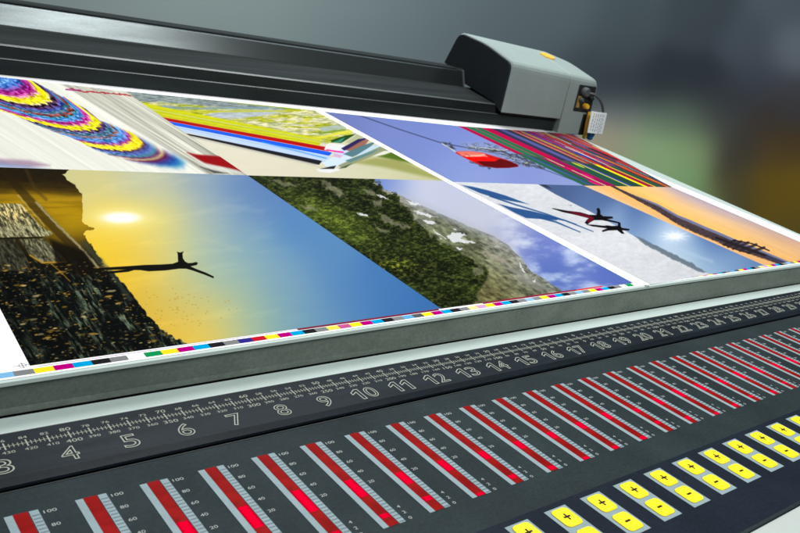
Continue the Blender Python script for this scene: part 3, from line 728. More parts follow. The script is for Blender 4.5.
# -- snow field with two children
def paint_snow(p):
    x, y = p.x, p.y
    ctrl = [(560, 186, (72, 92, 134)), (575, 187, (70, 92, 138)), (600, 196, (68, 94, 144)), (590, 200, (96, 120, 164)), (640, 215, (70, 100, 154)), (615, 222, (134, 158, 194)), (650, 228, (146, 172, 206)), (675, 236, (188, 206, 226)), (700, 232, (76, 106, 162)),
            (690, 250, (148, 176, 206)), (680, 262, (190, 206, 218)), (720, 245, (82, 112, 166)), (720, 262, (122, 152, 190)), (755, 262, (92, 122, 170)), (740, 268, (118, 148, 186)), (710, 272, (160, 184, 205))]
    p.c = colours_from(ctrl, x, y, 12)
    p.line([(668, 245), (690, 254), (712, 262)], 2, (178, 196, 218), 2, .5)
    snow = [(440, 170), (537, 184), (555, 194.5), (575, 204.5), (592, 213), (628, 233), (648, 245), (672, 257), (692, 267), (709, 274.5), (712, 290), (600, 330), (430, 190)]
    r = np.random.default_rng(4)
    sc = np.array([206, 207, 212.])+(fbm(x/4, y/2, 12, 4, .6)-.5)[..., None]*26+(fbm(x/60, y/30, 13, 2)-.4)[..., None]*18
    p.over(sstep(-.4, .4, p.sd(snow)), sc)
    p.poly([(634, 236), (645, 240), (658, 247), (675, 255.5), (692, 264), (706, 272.5), (700, 273), (680, 263), (660, 253.5), (645, 245)], (92, 104, 118), .8, .85, 1.2, 4)
    p.poly([(537, 184), (546, 185), (552, 189.5), (545, 187.8)], (48, 54, 66), .6, .95); p.poly([(568, 205.2), (572, 205.6), (571, 206.6)], (120, 116, 110), .5, .8)
    for rr, aa in ((15, .35), (7.5, .7), (3.2, 1.)):
        p.over(np.exp(-np.hypot((x-675)/rr, (y-236.6)/(rr*.42))**2)*aa, (255, 255, 255))
    for an in np.linspace(0, math.pi, 5, endpoint=False):
        dx, dy = math.cos(an), math.sin(an)*.45; L = 15 if abs(dx) > .6 else 12
        p.line([(675-dx*L, 236.6-dy*L), (675, 236.6)], .3, (244, 248, 252), .7, .5, w2=1.4); p.line([(675, 236.6), (675+dx*L, 236.6+dy*L)], 1.4, (244, 248, 252), .7, .5, w2=.3)
    sh = (36, 76, 132)
    p.poly([(461, 185.4), (472, 187.0), (488, 190.8), (505, 195.8), (529, 204.8), (516, 202.4), (505, 200.4), (494, 198.0), (480, 193.6)], sh, .5, .95)
    p.line([(490, 196.5), (515, 205), (545, 214), (576, 224.8)], 1.7, sh, .5, .95, w2=.9)
    p.poly([(498, 204.2), (512, 207.8), (530, 211.2), (548, 215.4), (560, 219.2), (556, 220.8), (540, 219.4), (526, 218.6), (514, 213)], sh, .5, .95)
    p.line([(545, 216.5), (565, 221), (593, 232)], 1.7, sh, .5, .95, w2=.8); p.line([(540, 218), (556, 222.5), (580, 232.6)], 2.2, sh, .5, .95, w2=.9)
    p.poly([(460, 187), (466, 188), (476, 194), (470, 192)], (120, 140, 176), 1.5, .5)
    blk = (16, 12, 16)
    p.poly([(551.6, 209), (553, 208.6), (566, 211), (580, 212.6), (589, 215.2), (596.4, 215.4), (597, 212), (596.4, 208.8), (599, 208.4), (600.2, 211), (600.4, 214.8), (603, 216.6), (612.4, 217), (613, 218.8), (607, 219.6), (619.6, 222.6), (619, 224), (602, 220.6), (594, 220.6), (590, 222.8), (587.4, 225), (584.4, 223.4), (586.4, 220.6),
            (588.6, 218.6), (574, 215), (562, 212.4)], blk, .35)
    p.poly([(566, 211.4), (580, 213.2), (588, 215.6), (594, 218), (592, 221), (588, 223.4), (587, 221), (588.6, 218.4), (576, 215.2)], (112, 14, 34), .5, .9)
    p.poly([(586, 225), (592, 225), (604, 226.2), (607, 225.8), (612, 226.4), (617.6, 226.2), (618, 222.8), (620.4, 223.2), (620.6, 227), (622, 228.4), (629.4, 229.4), (629, 231), (622, 230.8), (624.4, 234.2), (621.6, 234.2), (617, 230.6), (608, 231), (602.4, 232.4), (601.6, 231), (607, 228.8), (592, 226.8)], blk, .35)
photo("printed_photo", "winter photo of two children on white snow under a starry sun", [(650, 284.8), (763.7, 265.6), (583.5, 186), (453, 182.4)], 430, 380, paint_snow)

# -- pier at sunset
def paint_pier(p):
    x, y = p.x, p.y
    # distance along image across the pier line
    px_ = [(560, 158), (611, 186), (631, 196), (658, 209), (678, 221), (705, 233), (732, 244), (766, 257), (800, 270), (840, 284)]
    yl = np.interp(x, [q[0] for q in px_], [q[1] for q in px_]); t = y-yl
    up = colours_from([(-44, 0, (160, 156, 186)), (-30, 0, (186, 168, 178)), (-18, 0, (236, 190, 140)), (-9, 0, (252, 204, 118)), (-2, 0, (246, 178, 92)), (6, 0, (236, 176, 110)), (14, 0, (238, 196, 146)), (24, 0, (214, 190, 160)), (34, 0, (170, 168, 176))], t, 0*t, 5.5)
    fade = sstep(700, 830, x)[..., None]; up = up*(1-fade*.5)+np.array([214, 158, 120.])*fade*.5
    p.c = up+(fbm(x/30, (y-.42*x)/2.4, 15, 3)-.5)[..., None]*np.array([18, 14, 10])
    w = np.interp(x, [600, 631, 658, 690, 720, 760, 800], [.7, 1.6, 3.2, 4.4, 4.4, 3.4, 2.2])
    n = fbm(x/2.5, y/1.2, 16, 4, .7)
    m_ = 1-sstep(.8, 1.25, np.abs(t)/w+(n-.5)*.5)
    p.over(m_, np.array([44, 36, 40.])+n[..., None]*np.array([52, 40, 40.]))
    p.over((1-sstep(.5, 1.2, np.abs(t+w*1.05)/(w*.38)))*sstep(625, 650, x), (112, 116, 148))
    for q in ([(724, 245), (735, 241)], [(728, 247), (741, 242)], [(733, 249), (748, 243)], [(740, 251), (756, 245)], [(748, 253), (764, 248)]): p.line(q, 2.6, (44, 36, 40), .8, .9)
    p.line([(722, 244.6), (738, 250.6), (750, 254)], 1.1, (46, 36, 38), .4); p.line([(733, 240.6), (752, 244), (769, 251)], 1.2, (34, 28, 34), .4); p.line([(716, 238), (740, 247), (766, 256)], 2.4, (38, 32, 38), .6)
    p.line([(766, 257), (792, 266)], 2.2, (52, 58, 96), .8, .8)
photo("printed_photo", "narrow orange sunset photo with a dark pier", [(763.7, 265.6), (833, 256.5), (672.5, 187.6), (583.5, 186)], 320, 380, paint_pier)

# -- shower of rainbow spokes (parachute)
def paint_rainbow(p):
    x, y = p.x, p.y
    a, b = p.rot(math.radians(32))
    # long pale cords
    n = fbm(a/120, b/2.0, 51, 3, .6); n2 = fbm(a/200, b/7, 52, 2)
    right = sstep(-4, 8, (y-75)-(x-50)*0.62)  # 0 above the shape, 1 beneath
    base = np.array([204, 202, 188.])+(n-.5)[..., None]*np.array([110, 108, 104.])*(1-right*.72)[..., None]+(right*34)[..., None]*np.array([1, 1, 1.1])
    base -= (sstep(.6, .8, fbm(a/90, b/1.1, 53, 2))*(1-right)*46)[..., None]
    p.c = base
    # warped family of nested arcs
    jag = (np.floor(b/1.5)%3-1)*1.5+(_hash(np.floor(b/1.3), np.floor(b/1.3)*0, 5)-.5)*2.2
    X0, Y0 = 47.5, 98.5
    ax, ay = .883, .468
    # centre line bends gently
    al = (x-X0)*ax+(y-Y0)*ay; tr = (x-X0)*ay-(y-Y0)*ax-0.00025*al*al
    k = np.where(tr > 0, 0.42-0.2*sstep(40, 110, al), 0.080); soft = 1-sstep(70, 125, al)
    s = al+np.where(tr > 0, 1.0, 1.0)*k*tr*tr+jag*(0.9*soft+.08)
    tip = 50.0
    cols = [(-60, (120, 160, 230)), (-52, (40, 90, 200)), (-44, (110, 170, 235)), (-34, (60, 110, 200)), (-27, (150, 60, 150)), (-19, (176, 24, 130)), (-13, (225, 150, 180)), (-9, (250, 226, 20)), (-1, (255, 238, 10)), (3, (246, 220, 150)), (5, (60, 30, 60)), (8, (24, 22, 30)), (11, (110, 50, 110)), (14, (60, 80, 150)),
            (17, (60, 70, 170)), (20, (70, 130, 130)), (23, (90, 120, 170)), (26, (190, 70, 40)), (29, (70, 50, 60)), (31, (60, 150, 160)), (34, (60, 130, 210)), (39, (100, 160, 230)), (42, (190, 40, 140)), (45, (170, 10, 120)), (48, (225, 150, 180)), (51, (252, 232, 20)), (58, (255, 240, 10)), (61, (90, 40, 90)),
            (64, (60, 50, 100)), (67, (110, 130, 180)), (70, (50, 110, 120)), (73, (80, 120, 170)), (76, (170, 90, 60)), (79, (70, 130, 190)), (84, (90, 150, 225)), (88, (120, 110, 200)), (91, (176, 50, 140)), (94, (230, 190, 90)), (97, (252, 232, 20)), (104, (250, 228, 40)), (107, (90, 50, 70)), (110, (70, 80, 150)),
            (115, (90, 120, 190)), (119, (70, 130, 150)), (123, (110, 60, 110)), (127, (196, 170, 120)), (131, (100, 30, 80)), (136, (60, 60, 140)), (142, (30, 90, 170)), (148, (60, 140, 190)), (158, (200, 215, 225)), (190, (225, 228, 228))]
    ss = np.array([c[0] for c in cols], float); cc = np.array([c[1] for c in cols], float)
    col = np.stack([np.interp(s, ss, cc[:, i]) for i in range(3)], -1)
    cell = _hash(np.floor(s/2.4), np.floor(b/1.5), 9)
    col = col+((cell-.5)*(96*soft+14))[..., None]*np.array([1, .9, 1.1])
    shape = [(-90, 40), (5, 70), (27.5, 79), (47, 89), (68, 100), (88, 111), (100, 121), (130, 133), (148, 143), (158, 150), (176, 157), (186, 163), (184, 169), (174, 168.5), (160, 166.5), (135, 162), (108, 155), (92, 148.5), (75, 139.5), (37, 126), (18, 117), (0, 111), (-90, 80)]
    sd = p.sd(shape, .8, 5); edge = 0.7+np.clip((x-95)/22, 0, 4.0)
    p.over(sstep(-edge, edge, sd), col)
    p.line([(70, 89), (85, 92), (105, 93.5), (131, 96)], 1.3, (170, 30, 40), .5, .9, 1.2); p.line([(66, 90), (80, 91)], 1.4, (150, 20, 110), .6, .8)
    p.poly([(187, 153), (196, 155), (221, 157), (243, 172), (228, 168.5), (205, 164)], (150, 6, 12), 1.4, 1.0); p.poly([(196, 161), (214, 166), (236, 171), (244, 174.4), (226, 172.5), (206, 168)], (222, 222, 218), 2.0, .7)
    p.poly([(200, 167), (214, 171), (228, 174), (214, 173.8)], (40, 44, 44), 1.2, .8)
    p.poly([(-80, 158), (0, 159.5), (30, 161), (50, 166), (30, 168), (0, 166), (-80, 165)], (120, 70, 120), 2.6, .5); p.poly([(-80, 163), (0, 163), (24, 166), (50, 170), (0, 171), (-80, 170)], (110, 140, 200), 2.4, .5)
    dist = (x-150)/60.
photo("printed_photo", "blurred rainbow banded photo with pale cords", [(-75, 165.5), (247.5, 175.9), (124.5, 91.6), (-75, 69)], 640, 420, paint_rainbow)

# -- stack of books
def paint_books(p):
    x, y = p.x, p.y
    p.c = colours_from([(180, 130, (226, 220, 200)), (240, 165, (224, 216, 194)), (300, 172, (216, 210, 186)), (370, 176, (206, 202, 172)), (430, 178, (190, 188, 144))], x, y, 40)
    p.c = p.c+(fbm(x/20, y/3, 3, 3)[..., None]-.5)*5
    # behind the stack on the right: soft greens
    p.poly([(352, 163), (375, 158), (400, 160), (448, 182), (420, 176), (385, 168)], (150, 152, 84), 2.5, .9)
    p.poly([(378, 157), (392, 152), (420, 166), (404, 162)], (76, 106, 24), 1.6, .95)
    # pages seen from above
    top = [(122, 88), (315, 108), (330, 118), (352, 131), (352, 137), (330, 144), (305, 143), (150, 112)]
    nn = fbm(x/14, y/1.7, 21, 4, .6); n2 = fbm(x/5, y/1.0, 22, 3, .6)
    pg = np.where((nn > .5)[..., None], np.array([176, 178, 52.]), np.array([196, 194, 150.]))+(n2-.5)[..., None]*np.array([150, 120, 130.])
    p.poly(top, pg, .6)
    p.poly([(120, 88), (200, 97), (290, 106), (282, 112), (240, 109), (160, 103), (140, 102)], np.array([134, 146, 150.])+(n2-.5)[..., None]*100+(nn-.5)[..., None]*60, 1.2, .95)
    p.line([(190, 96.5), (250, 104), (300, 110)], 2.4, (146, 160, 60), .8, .9, .8)
    p.line([(130, 106), (200, 109), (268, 108)], 2.0, (120, 150, 165), .8, .8, .8); p.poly([(205, 115), (230, 111), (285, 110), (270, 115), (240, 119), (215, 118)], np.array([176, 184, 194.])+(n2-.5)[..., None]*50, .8, .95, .8, 4)
    p.line([(170, 111.5), (230, 112), (300, 111)], 1.6, (190, 190, 40), .7, .8)
    p.poly([(318, 128), (336, 125), (352, 127), (340, 130), (322, 132)], (160, 176, 176), .8, .8, .6, 3); p.line([(300, 141), (325, 137), (352, 131)], 2.2, (226, 218, 70), .7, .9); p.line([(320, 134), (345, 130)], 1.8, (110, 146, 50), .6, .8)
    # long edges, left (x=150) to right (x=335)
    def band(a0, a1, b0, b1, col, xr=333, xl=150, soft=.35): p.poly([(xl, a0), (xr, b0), (xr-3, b1), (xl, a1)], col, soft)
    # bands follow straight lines through (200,*) and (330,*)
    def st(yl0, yl1, yr0, yr1, col, xe=331, sl=(200, 330)):
        f0 = (yr0-yl0)/(sl[1]-sl[0]); f1 = (yr1-yl1)/(sl[1]-sl[0])
        p.poly([(140, yl0-60*f0), (xe, yl0+(xe-200)*f0), (xe-3, yl1+(xe-203)*f1), (140, yl1-60*f1)], col, .35)
    st(115, 124.5, 141, 148.5, np.array([206, 206, 18.])+(n2-.5)[..., None]*30, 322)
    st(118.6, 119.2, 143.4, 144.0, (190, 204, 150), 326)
    st(124.4, 127.6, 148.2, 152.2, (186, 6, 10), 331)
    st(127.8, 130.9, 152.6, 156.6, (14, 84, 232), 332)
    st(130.9, 136.0, 156.4, 164.4, (186, 206, 246), 330)
    p.line([(262, 142.6), (326, 158.8)], 1.3, (70, 150, 250), .6, .8)
    st(136.6, 138.4, 163.0, 167.8, (28, 28, 34), 322); st(138.9, 139.2, 168.2, 168.7, (120, 120, 128), 318)
    for k in range(9):
        o = k*1.02; p.line([(150, 108.5+o), (322-k*.4, 139.6+o*.86)], .28, ((150, 156, 30), (226, 226, 120), (120, 140, 60))[k % 3], .3, .55)
    for yl, yr, c in ((129.4, 154.4, (90, 150, 250)), (132.4, 158.6, (150, 176, 236)), (134.2, 161.6, (214, 226, 250)), (125.8, 150, (150, 0, 8)), (140.0, 170.0, (150, 150, 156))): p.line([(150, yl-50*(yr-yl)/130), (328, yl+128*(yr-yl)/130)], .3, c, .3, .7)
    # page ends
    for q, c in (([(329, 143.2), (345, 145.6), (346, 148), (340, 152), (332, 153), (324, 150), (326, 146)], (226, 228, 226)), ([(331, 155.6), (340, 150), (352, 151), (347, 157), (336, 158)], (196, 214, 240)), ([(322, 163.6), (334, 156.8), (354, 157), (345, 163), (334, 168), (328, 168)], (206, 222, 246)),
                 ([(316, 169.6), (338, 168.8), (340, 170.6), (330, 173.4), (319, 172.4)], (228, 228, 228)), ([(330, 167), (336, 166), (334, 169.4), (320, 169.4)], (40, 40, 40)), ([(334, 153.6), (343, 156), (340, 158.5), (333, 157)], (214, 170, 200))):
        p.poly(q, c, .5)
    p.line([(327, 150.4), (334, 151.6), (343, 152.8)], 1.5, (236, 40, 150), .5)
    for q, c in (([(330, 141), (345, 136), (356, 134.2), (347, 140), (341, 143.5), (332, 142.8)], (24, 66, 20)), ([(345, 143), (358, 134), (366, 138), (352, 144)], (176, 178, 140)), ([(341, 148.8), (358, 139.5), (368, 138.2), (352, 149), (344, 151)], (36, 26, 82)), ([(346, 150.5), (362, 141), (370, 139), (364, 147), (350, 152)], (150, 96, 80)),
                 ([(343, 154.5), (362, 146), (376, 141.6), (366, 152), (352, 157.5)], (78, 116, 128)), ([(356, 156), (372, 146), (382, 145.2), (366, 156)], (190, 212, 230)), ([(338, 166), (356, 157.6), (380, 147), (394, 150.4), (374, 156), (352, 165), (342, 168.6)], (142, 146, 112)), ([(345, 161), (368, 153), (380, 149), (372, 154), (350, 163)], (92, 130, 132)),
                 ([(372, 156.6), (384, 151.4), (395, 151.2), (384, 155)], (226, 226, 214)), ([(337, 141.2), (345, 137.6), (341, 142.8), (331, 143)], (60, 140, 120)), ([(340, 168.4), (352, 163.8), (346, 168.2), (339, 169.2)], (60, 84, 60))):
        p.poly(q, c, .5, .95)
photo("printed_photo", "photo of a fanned stack of books with yellow, red and blue edges", [(247.5, 175.9), (444, 181.3), (314.5, 110.8), (124.5, 91.6)], 560, 380, paint_books)

# -- red cable car under a blue sky
def paint_gondola(p):
    x, y = p.x, p.y
    p.c = colours_from([(330, 114, (105, 116, 172)), (400, 122, (112, 125, 188)), (450, 128, (109, 122, 191)), (400, 150, (116, 133, 191)), (450, 165, (129, 146, 203)), (480, 180, (141, 157, 208)), (560, 184, (137, 150, 201)), (520, 160, (120, 133, 199))], x, y, 26)
    p.line([(350, 112.6), (400, 130), (445, 144.5)], .9, (56, 62, 90), .5, .95); p.line([(540, 168.5), (588, 186)], .7, (50, 56, 90), .5, .8); p.line([(445, 144), (520, 158), (560, 170)], .8, (40, 46, 60), .6, .8)
    n = fbm(x/3.5, (y-.2*x)/.9, 44, 4, .8)
    def scrib(poly, thr, col): p.over(sstep(thr, thr+.08, n)*sstep(-1.0, 1.6, p.sd(poly)), col)
    A_ = [(461, 144), (485, 143), (512, 150), (540, 158), (548, 168), (520, 166), (494, 154), (470, 151)]
    p.poly(A_, (150, 160, 190), 3, .45); scrib(A_, .5, (58, 62, 70)); scrib(A_, .66, (214, 212, 196))
    B_ = [(441, 142), (450, 142.5), (456, 150), (450, 150)]; scrib(B_, .42, (60, 64, 74)); p.line([(442, 144), (449, 148), (455, 152)], 1.1, (206, 206, 190), .5, .8)
    p.line([(478, 148.5), (500, 152), (522, 158), (541, 168)], 1.6, (50, 52, 58), .6, .75, 1.8); p.line([(470, 147), (500, 150.5), (524, 150)], .9, (206, 204, 186), .5, .7, 1.2)
    p.line([(470, 162), (480, 166), (490, 168.5)], 1.6, (60, 60, 66), .6, .8, 1.5); p.line([(518, 163), (536, 168), (544, 169)], 1.6, (52, 56, 64), .8, .7, 1.6)
    body = [(455.5, 153.5), (457, 151.8), (468, 151.6), (482, 153), (494, 156.6), (506, 160), (517, 165), (518.4, 167), (510, 168.2), (496, 168.4), (482, 166), (472, 162), (463, 157.5)]
    p.poly(body, (196, 24, 18), .5); p.poly([(456, 152), (470, 151.6), (484, 153.6), (488, 157.4), (474, 157.8), (462, 156.4)], (226, 118, 104), .7, .95)
    p.poly([(463, 157.4), (484, 157), (497, 160.6), (494, 162), (474, 161.6)], (250, 14, 8), .5); p.poly([(476, 161.6), (495, 161.6), (500, 159), (510, 161.6), (518, 165.4), (518, 167), (508, 168.2), (496, 168.4), (484, 166.4)], (96, 8, 14), .6)
    p.line([(466, 156.4), (480, 156), (484, 155.2)], 1.3, (236, 196, 180), .6, .8); p.line([(465, 154), (470, 156.6)], .8, (150, 60, 50), .5, .6)
photo("printed_photo", "photo of a red cable car hanging in a periwinkle blue sky", [(453, 182.4), (583.5, 186), (457.2, 126.2), (324, 112)], 480, 340, paint_gondola)

# -- striped textile
def paint_stripes(p):
    X, D = p.X, p.D
    x, y = p.x, p.y
    # left border line of this photo, measure sideways distance u (zones)
    (xa, da), (xb, db) = [tuple(map(float, to_board(*q))) for q in ((583.5, 186), (457.2, 126.2))]
    xl = xa+(D-da)*(xb-xa)/(db-da); u = X-xl
    pal = np.array([(176, 14, 74), (34, 96, 72), (206, 30, 60), (30, 78, 62), (60, 70, 190), (226, 60, 40), (28, 84, 60), (150, 12, 70), (232, 214, 40), (60, 20, 60), (220, 40, 30), (40, 60, 160), (200, 60, 110), (236, 120, 60), (26, 70, 60), (170, 20, 90),
                    (90, 110, 200), (230, 30, 30), (46, 110, 90), (226, 226, 220), (30, 30, 40), (180, 90, 60)], float)
    lum = (fbm(D/4, u*.6, 6, 2)-.5)*.16
    us = u+lum*sstep(.0, 2.5, u)
    i = np.floor(us/0.145); j = np.floor(D/2.3+_hash(i, i*0, 3)*3)
    h = (_hash(i, j*0, 12)*len(pal)).astype(int) % len(pal); h2 = (_hash(i, j, 13)*len(pal)).astype(int) % len(pal)
    col = pal[np.where(_hash(i, j, 14) < .42, h2, h)]
    fine = np.floor(us/0.05); col = np.where((_hash(fine, j, 19) < .42)[..., None], pal[(_hash(fine, fine*0, 23)*len(pal)).astype(int) % len(pal)]*.92, col)
    p.c = col*.92
    # broad green and crimson cloth bands at the far left
    wide = [(0, .30, (176, 12, 70)), (.30, .62, (40, 110, 82)), (.62, .68, (150, 90, 50)), (.68, .98, (38, 104, 78)), (.98, 1.42, (184, 10, 70)), (1.42, 1.75, (52, 48, 78)), (1.75, 2.05, (84, 88, 150)), (2.05, 2.3, (50, 54, 66)), (2.3, 2.45, (200, 110, 90))]
    bend = u+0.045*(13.2-D).clip(0, 9)*0
    lim = sstep(13.9, 14.5, D+0.45*u-0.03*u*u)
    for a0, a1, c in wide: p.over(((u/1.75 >= a0) & (u/1.75 < a1))*lim, c)
    lim2 = (1-lim)*sstep(9.2, 9.9, D+0.2*u)
    for a0, a1, c in ((.0, .34, (38, 100, 74)), (.34, .42, (66, 76, 190)), (.42, .80, (32, 88, 66)), (.80, 1.0, (150, 16, 90)), (1.0, 1.06, (226, 226, 160)), (1.06, 1.5, (158, 12, 84)), (1.5, 2.1, (30, 84, 64)), (2.1, 2.18, (230, 216, 30)), (2.18, 2.3, (50, 80, 190)), (2.3, 2.9, (26, 74, 58)), (2.9, 3.4, (160, 14, 60)), (3.4, 3.5, (240, 200, 40)), (3.5, 3.9, (34, 84, 66))):
        p.over(((u/1.6 >= a0) & (u/1.6 < a1))*lim2*.92, c)
    p.over(((u > 4.6) & (u < 4.9))*sstep(8.9, 9.3, D)*(1-sstep(12.6, 13, D)), (250, 232, 10))
    for (cx, cd, rx, rd, c) in ((1.9, 10.9, .22, .45, (216, 20, 110)), (1.25, 9.9, .22, .4, (216, 20, 110)), (3.1, 12.6, .12, .5, (200, 210, 40)), (1.7, 12.0, .15, .3, (220, 20, 80))):
        p.over(1-sstep(.8, 1.1, np.hypot((u-cx)/rx, (D-cd)/rd)), c)
photo("printed_photo", "photo of densely striped red, green and blue cloth", [(583.5, 186), (672.5, 187.6), (573, 134.6), (457.2, 126.2)], 560, 360, paint_stripes)

# ------------------------------------------------------------------ rail behind the sheet
RA = np.array([7.1045, 25.4279, 2.0593]); RD = np.array([0.9938, -0.1108, 0.0]); RD /= np.linalg.norm(RD); RN = np.array([-RD[1], RD[0], 0.0])
def rail_pt(s, e, z): return tuple(RA+RD*s+RN*e+np.array([0, 0, z-0.0067*s]))
def rprism(prof, s0, s1): return loft([[rail_pt(s, e, z) for e, z in prof] for s in (s0, s1)])
rail = empty("guide_rail", rail_pt(12, 2, 0))
tag(rail, "long black stepped guide rail running behind the printed sheet", "rail")
add("lower_beam", rprism([(0, -0.02), (0, 0.60), (0.05, 0.66), (0.22, 0.68), (0.30, 1.10), (0.42, 1.18), (3.45, 1.56), (3.45, -0.02)], -13, 30.6), M['rail'], rail)
add("lower_edge", rprism([(0.0, 0.635), (-0.005, 0.645), (0.04, 0.675), (0.07, 0.670)], -13, 26), M['edge'], rail)
add("middle_edge", rprism([(0.295, 1.12), (0.29, 1.13), (0.41, 1.19), (0.44, 1.182)], -13, 26), M['edge'], rail)
add("upper_beam", rprism([(3.50, 0.3), (3.50, 1.50), (3.56, 1.60), (3.92, 2.40), (4.02, 2.44), (5.9, 2.45), (6.2, 2.40), (6.2, 0.3)], -13, 25.95), M['rail_face'], rail)
add("rear_cap", rprism([(4.4, 2.43), (4.4, 2.50), (4.5, 2.54), (6.0, 2.54), (6.2, 2.5), (6.2, 2.40)], -13, 25.8), M['rail'], rail)
add("end_plate", rprism([(3.40, 1.55), (3.50, 1.66), (3.86, 2.46), (4.0, 2.50), (6.1, 2.50), (6.1, 2.45), (4.02, 2.44), (3.92, 2.40), (3.60, 1.66), (3.52, 1.55)], 25.86, 25.97), M['plug'], rail)

# ------------------------------------------------------------------ measuring head on the rail
head = empty("measuring_head", rail_pt(29.5, 2.5, 0))
tag(head, "grey scanning head with black end cover sitting at the right end of the rail", "scanner head")
def fillet(P, rad, n=5):
    out = []; P = [np.array(q, float) for q in P]; k = len(P)
    for i in range(k):
        a, b, c = P[i-1], P[i], P[(i+1) % k]; r = rad[i]
        if r <= 0: out.append(tuple(b)); continue
        u = (a-b)/np.linalg.norm(a-b); v = (c-b)/np.linalg.norm(c-b)
        for t in np.linspace(0, 1, n): out.append(tuple((1-t)**2*(b+u*r)+2*t*(1-t)*b+t*t*(b+v*r)))
    return out
profA = [(-0.27, 0.81), (-0.36, 3.67), (2.4, 4.36), (5.15, 4.67), (6.2, 2.4), (3.95, 2.55), (3.6, 1.75), (0.3, 1.25)]
radA = [0.05, 0.42, 0.6, 0.55, 0.1, 0.02, 0.02, 0.05]
def drop(P, s, shr=0.0):
    k = (s-26.1)/7.0; o = []
    for e, z in P:
        zz = z-0.28*k*(z > 2.5); ee = e
        if shr: ee = 2.6+(e-2.6)*(1-shr/2.9); zz = zz-shr*(z > 2.5)
        o.append((ee, zz))
    return o
FA = fillet(profA, radA)
add("housing", loft([[rail_pt(s, e, z) for e, z in drop(FA, s, sh)] for s, sh in ((26.1, .07), (26.16, 0.0), (28, 0), (30.72, 0))]), M['head'], head, smooth=False)
FBp = fillet([(-0.30, -0.02), (-0.36, 3.67), (2.4, 4.36), (5.15, 4.67), (6.2, 2.16), (6.2, 0.0)], [0.05, 0.42, 0.6, 0.55, .1, .05])
add("end_housing", loft([[rail_pt(s, e, z) for e, z in drop(FBp, s, sh)] for s, sh in ((30.76, .02), (30.80, 0), (32.7, 0), (33.05, 0.05), (33.25, .16), (33.36, .36))]), M['head'], head)
side = drop(fillet([(-0.17, 0.86), (-0.24, 3.58), (2.4, 4.25), (5.08, 4.55), (6.08, 2.58), (3.95, 2.60), (3.66, 1.75), (0.55, 1.25)], [.03, .36, .55, .5, .1, .02, .02, .03]), 26.1)
add("side_cover", loft([[rail_pt(s, e, z) for e, z in side] for s in (25.98, 26.12)]), M['head_dark'], head, bevel=0.03)
add("slot_shade", rprism([(0.1, 0.66), (0.1, 1.24), (3.3, 1.6), (3.3, 0.7)], 26.3, 30.7), M['black'], head)  # solid black fill standing for the shade under the head
ind = []
for z in (4.16, 4.24):
    ind.append([rail_pt(31.1+0.44*math.cos(w), 2.5+0.50*math.sin(w), z+0.11*math.sin(w)) for w in np.linspace(0, 2*math.pi, 24, endpoint=False)])
add("indicator_lamp", loft(ind), M['orange'], head)
cr = add("connector_recess", rprism([(-0.40, 1.42), (-0.40, 3.02), (-0.2, 3.02), (-0.2, 1.42)], 31.55, 33.0), M['black'], head, bevel=0.05)
for (s, z, r_, mat, nm) in ((32.05, 2.62, .30, 'plug', 'socket'), (32.35, 1.80, .17, 'gold', 'socket'), (31.8, 2.15, .14, 'plug', 'socket'), (32.6, 2.3, .12, 'head_dark', 'socket')):
    add(nm, loft([[rail_pt(s+r_*q*math.cos(w), e, z+r_*q*math.sin(w)) for w in np.linspace(0, 2*math.pi, 16, endpoint=False)] for e, q in ((-.35, 1), (-.6, 1), (-.72, .75))]), M[mat], cr, smooth=False)
add("port_block", rprism([(-0.46, 1.65), (-0.46, 2.35), (-0.38, 2.35), (-0.38, 1.65)], 31.62, 31.86), material('port_brass', (0.3, 0.19, 0.05), .4), cr)
# vertical channel under the recess
add("cable_channel", rprism([(-0.37, 0.0), (-0.37, 1.3), (-0.28, 1.3), (-0.28, 0.0)], 32.5, 33.25), M['black'], head, bevel=0.03)

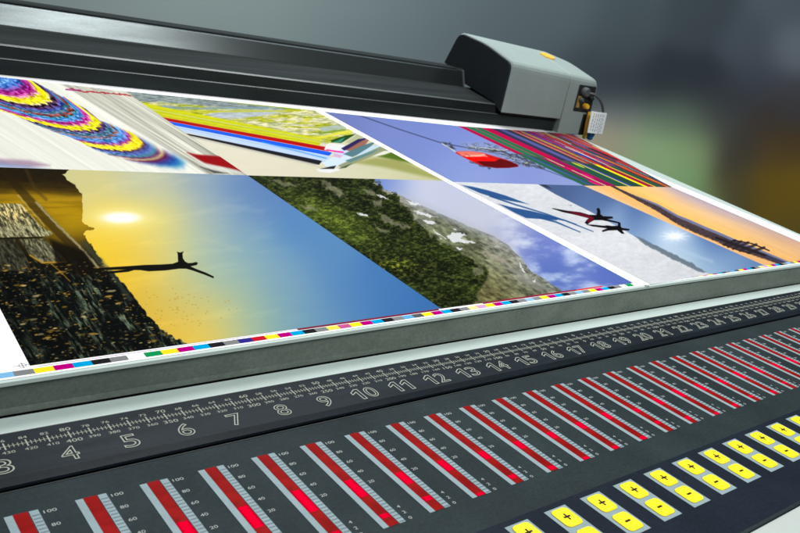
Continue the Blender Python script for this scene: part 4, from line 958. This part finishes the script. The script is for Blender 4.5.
cab = tag(add("signal_cable", tube(spline([rail_pt(32.1, -.6, 2.62), rail_pt(32.6, -.85, 2.55), rail_pt(33.2, -.95, 2.1), rail_pt(33.6, -.9, 1.4), rail_pt(33.62, -.7, 0.7), rail_pt(33.5, -.6, 0.05)]), 0.075), M['cable'], smooth=True),
    "grey cable curving from the socket down behind the paper tag", "cable")
for (s, mat, nm, lb) in ((32.78, 'gold', 'yellow_cable', "thick yellow cable showing below the white paper tag"), (33.25, 'blue', 'blue_cable', "thick blue cable showing below the white paper tag")):
    tag(add(nm, tube(spline([rail_pt(s, -.55, 1.5), rail_pt(s-.03, -.6, .8), rail_pt(s+.02, -.62, 0.1), rail_pt(s+.1, -.5, -0.1)]), 0.13 if mat == 'gold' else .2), M[mat], smooth=True), lb, "cable")
tagL = empty("paper_tag", rail_pt(33.2, -.9, .3)); tag(tagL, "small white printed paper tag hanging on the scanner head's cable", "tag")
ns = 8
def tg(s, z): return rail_pt(s, -1.02-.10*math.sin((s-32.4)*2.2), z)
gridp = []
for off in (0, 0.02):
    for zz in (0.30, 0.95, 1.62):
        for i in range(ns): s = 32.42+i*(1.35/(ns-1))+0.06*(1.6-zz); q = tg(s, zz); gridp.append((q[0]+off*RN[0], q[1]+off*RN[1], q[2]))
F = []
for r0 in range(2):
    for i in range(ns-1):
        F.append((r0*ns+i, r0*ns+i+1, (r0+1)*ns+i+1, (r0+1)*ns+i)); o_ = 3*ns; F.append((o_+r0*ns+i, o_+(r0+1)*ns+i, o_+(r0+1)*ns+i+1, o_+r0*ns+i+1))
add("tag_sheet", (gridp, F), M['tagpaper'], tagL)
lines = []
for li in range(6):
    s = 32.62+li*0.17
    z_ = 1.5
    while z_ > .45:
        L = .08+.16*rng.random(); q = [tg(s, z_), tg(s+.05, z_), tg(s+.05, z_-L), tg(s, z_-L)]
        lines.append(([(a-RN[0]*.012, b-RN[1]*.012, c) for a, b, c in q], [(0, 1, 2, 3)])); z_ -= L+.06
add("tag_print", merge(*lines), M['tagink'], tagL)
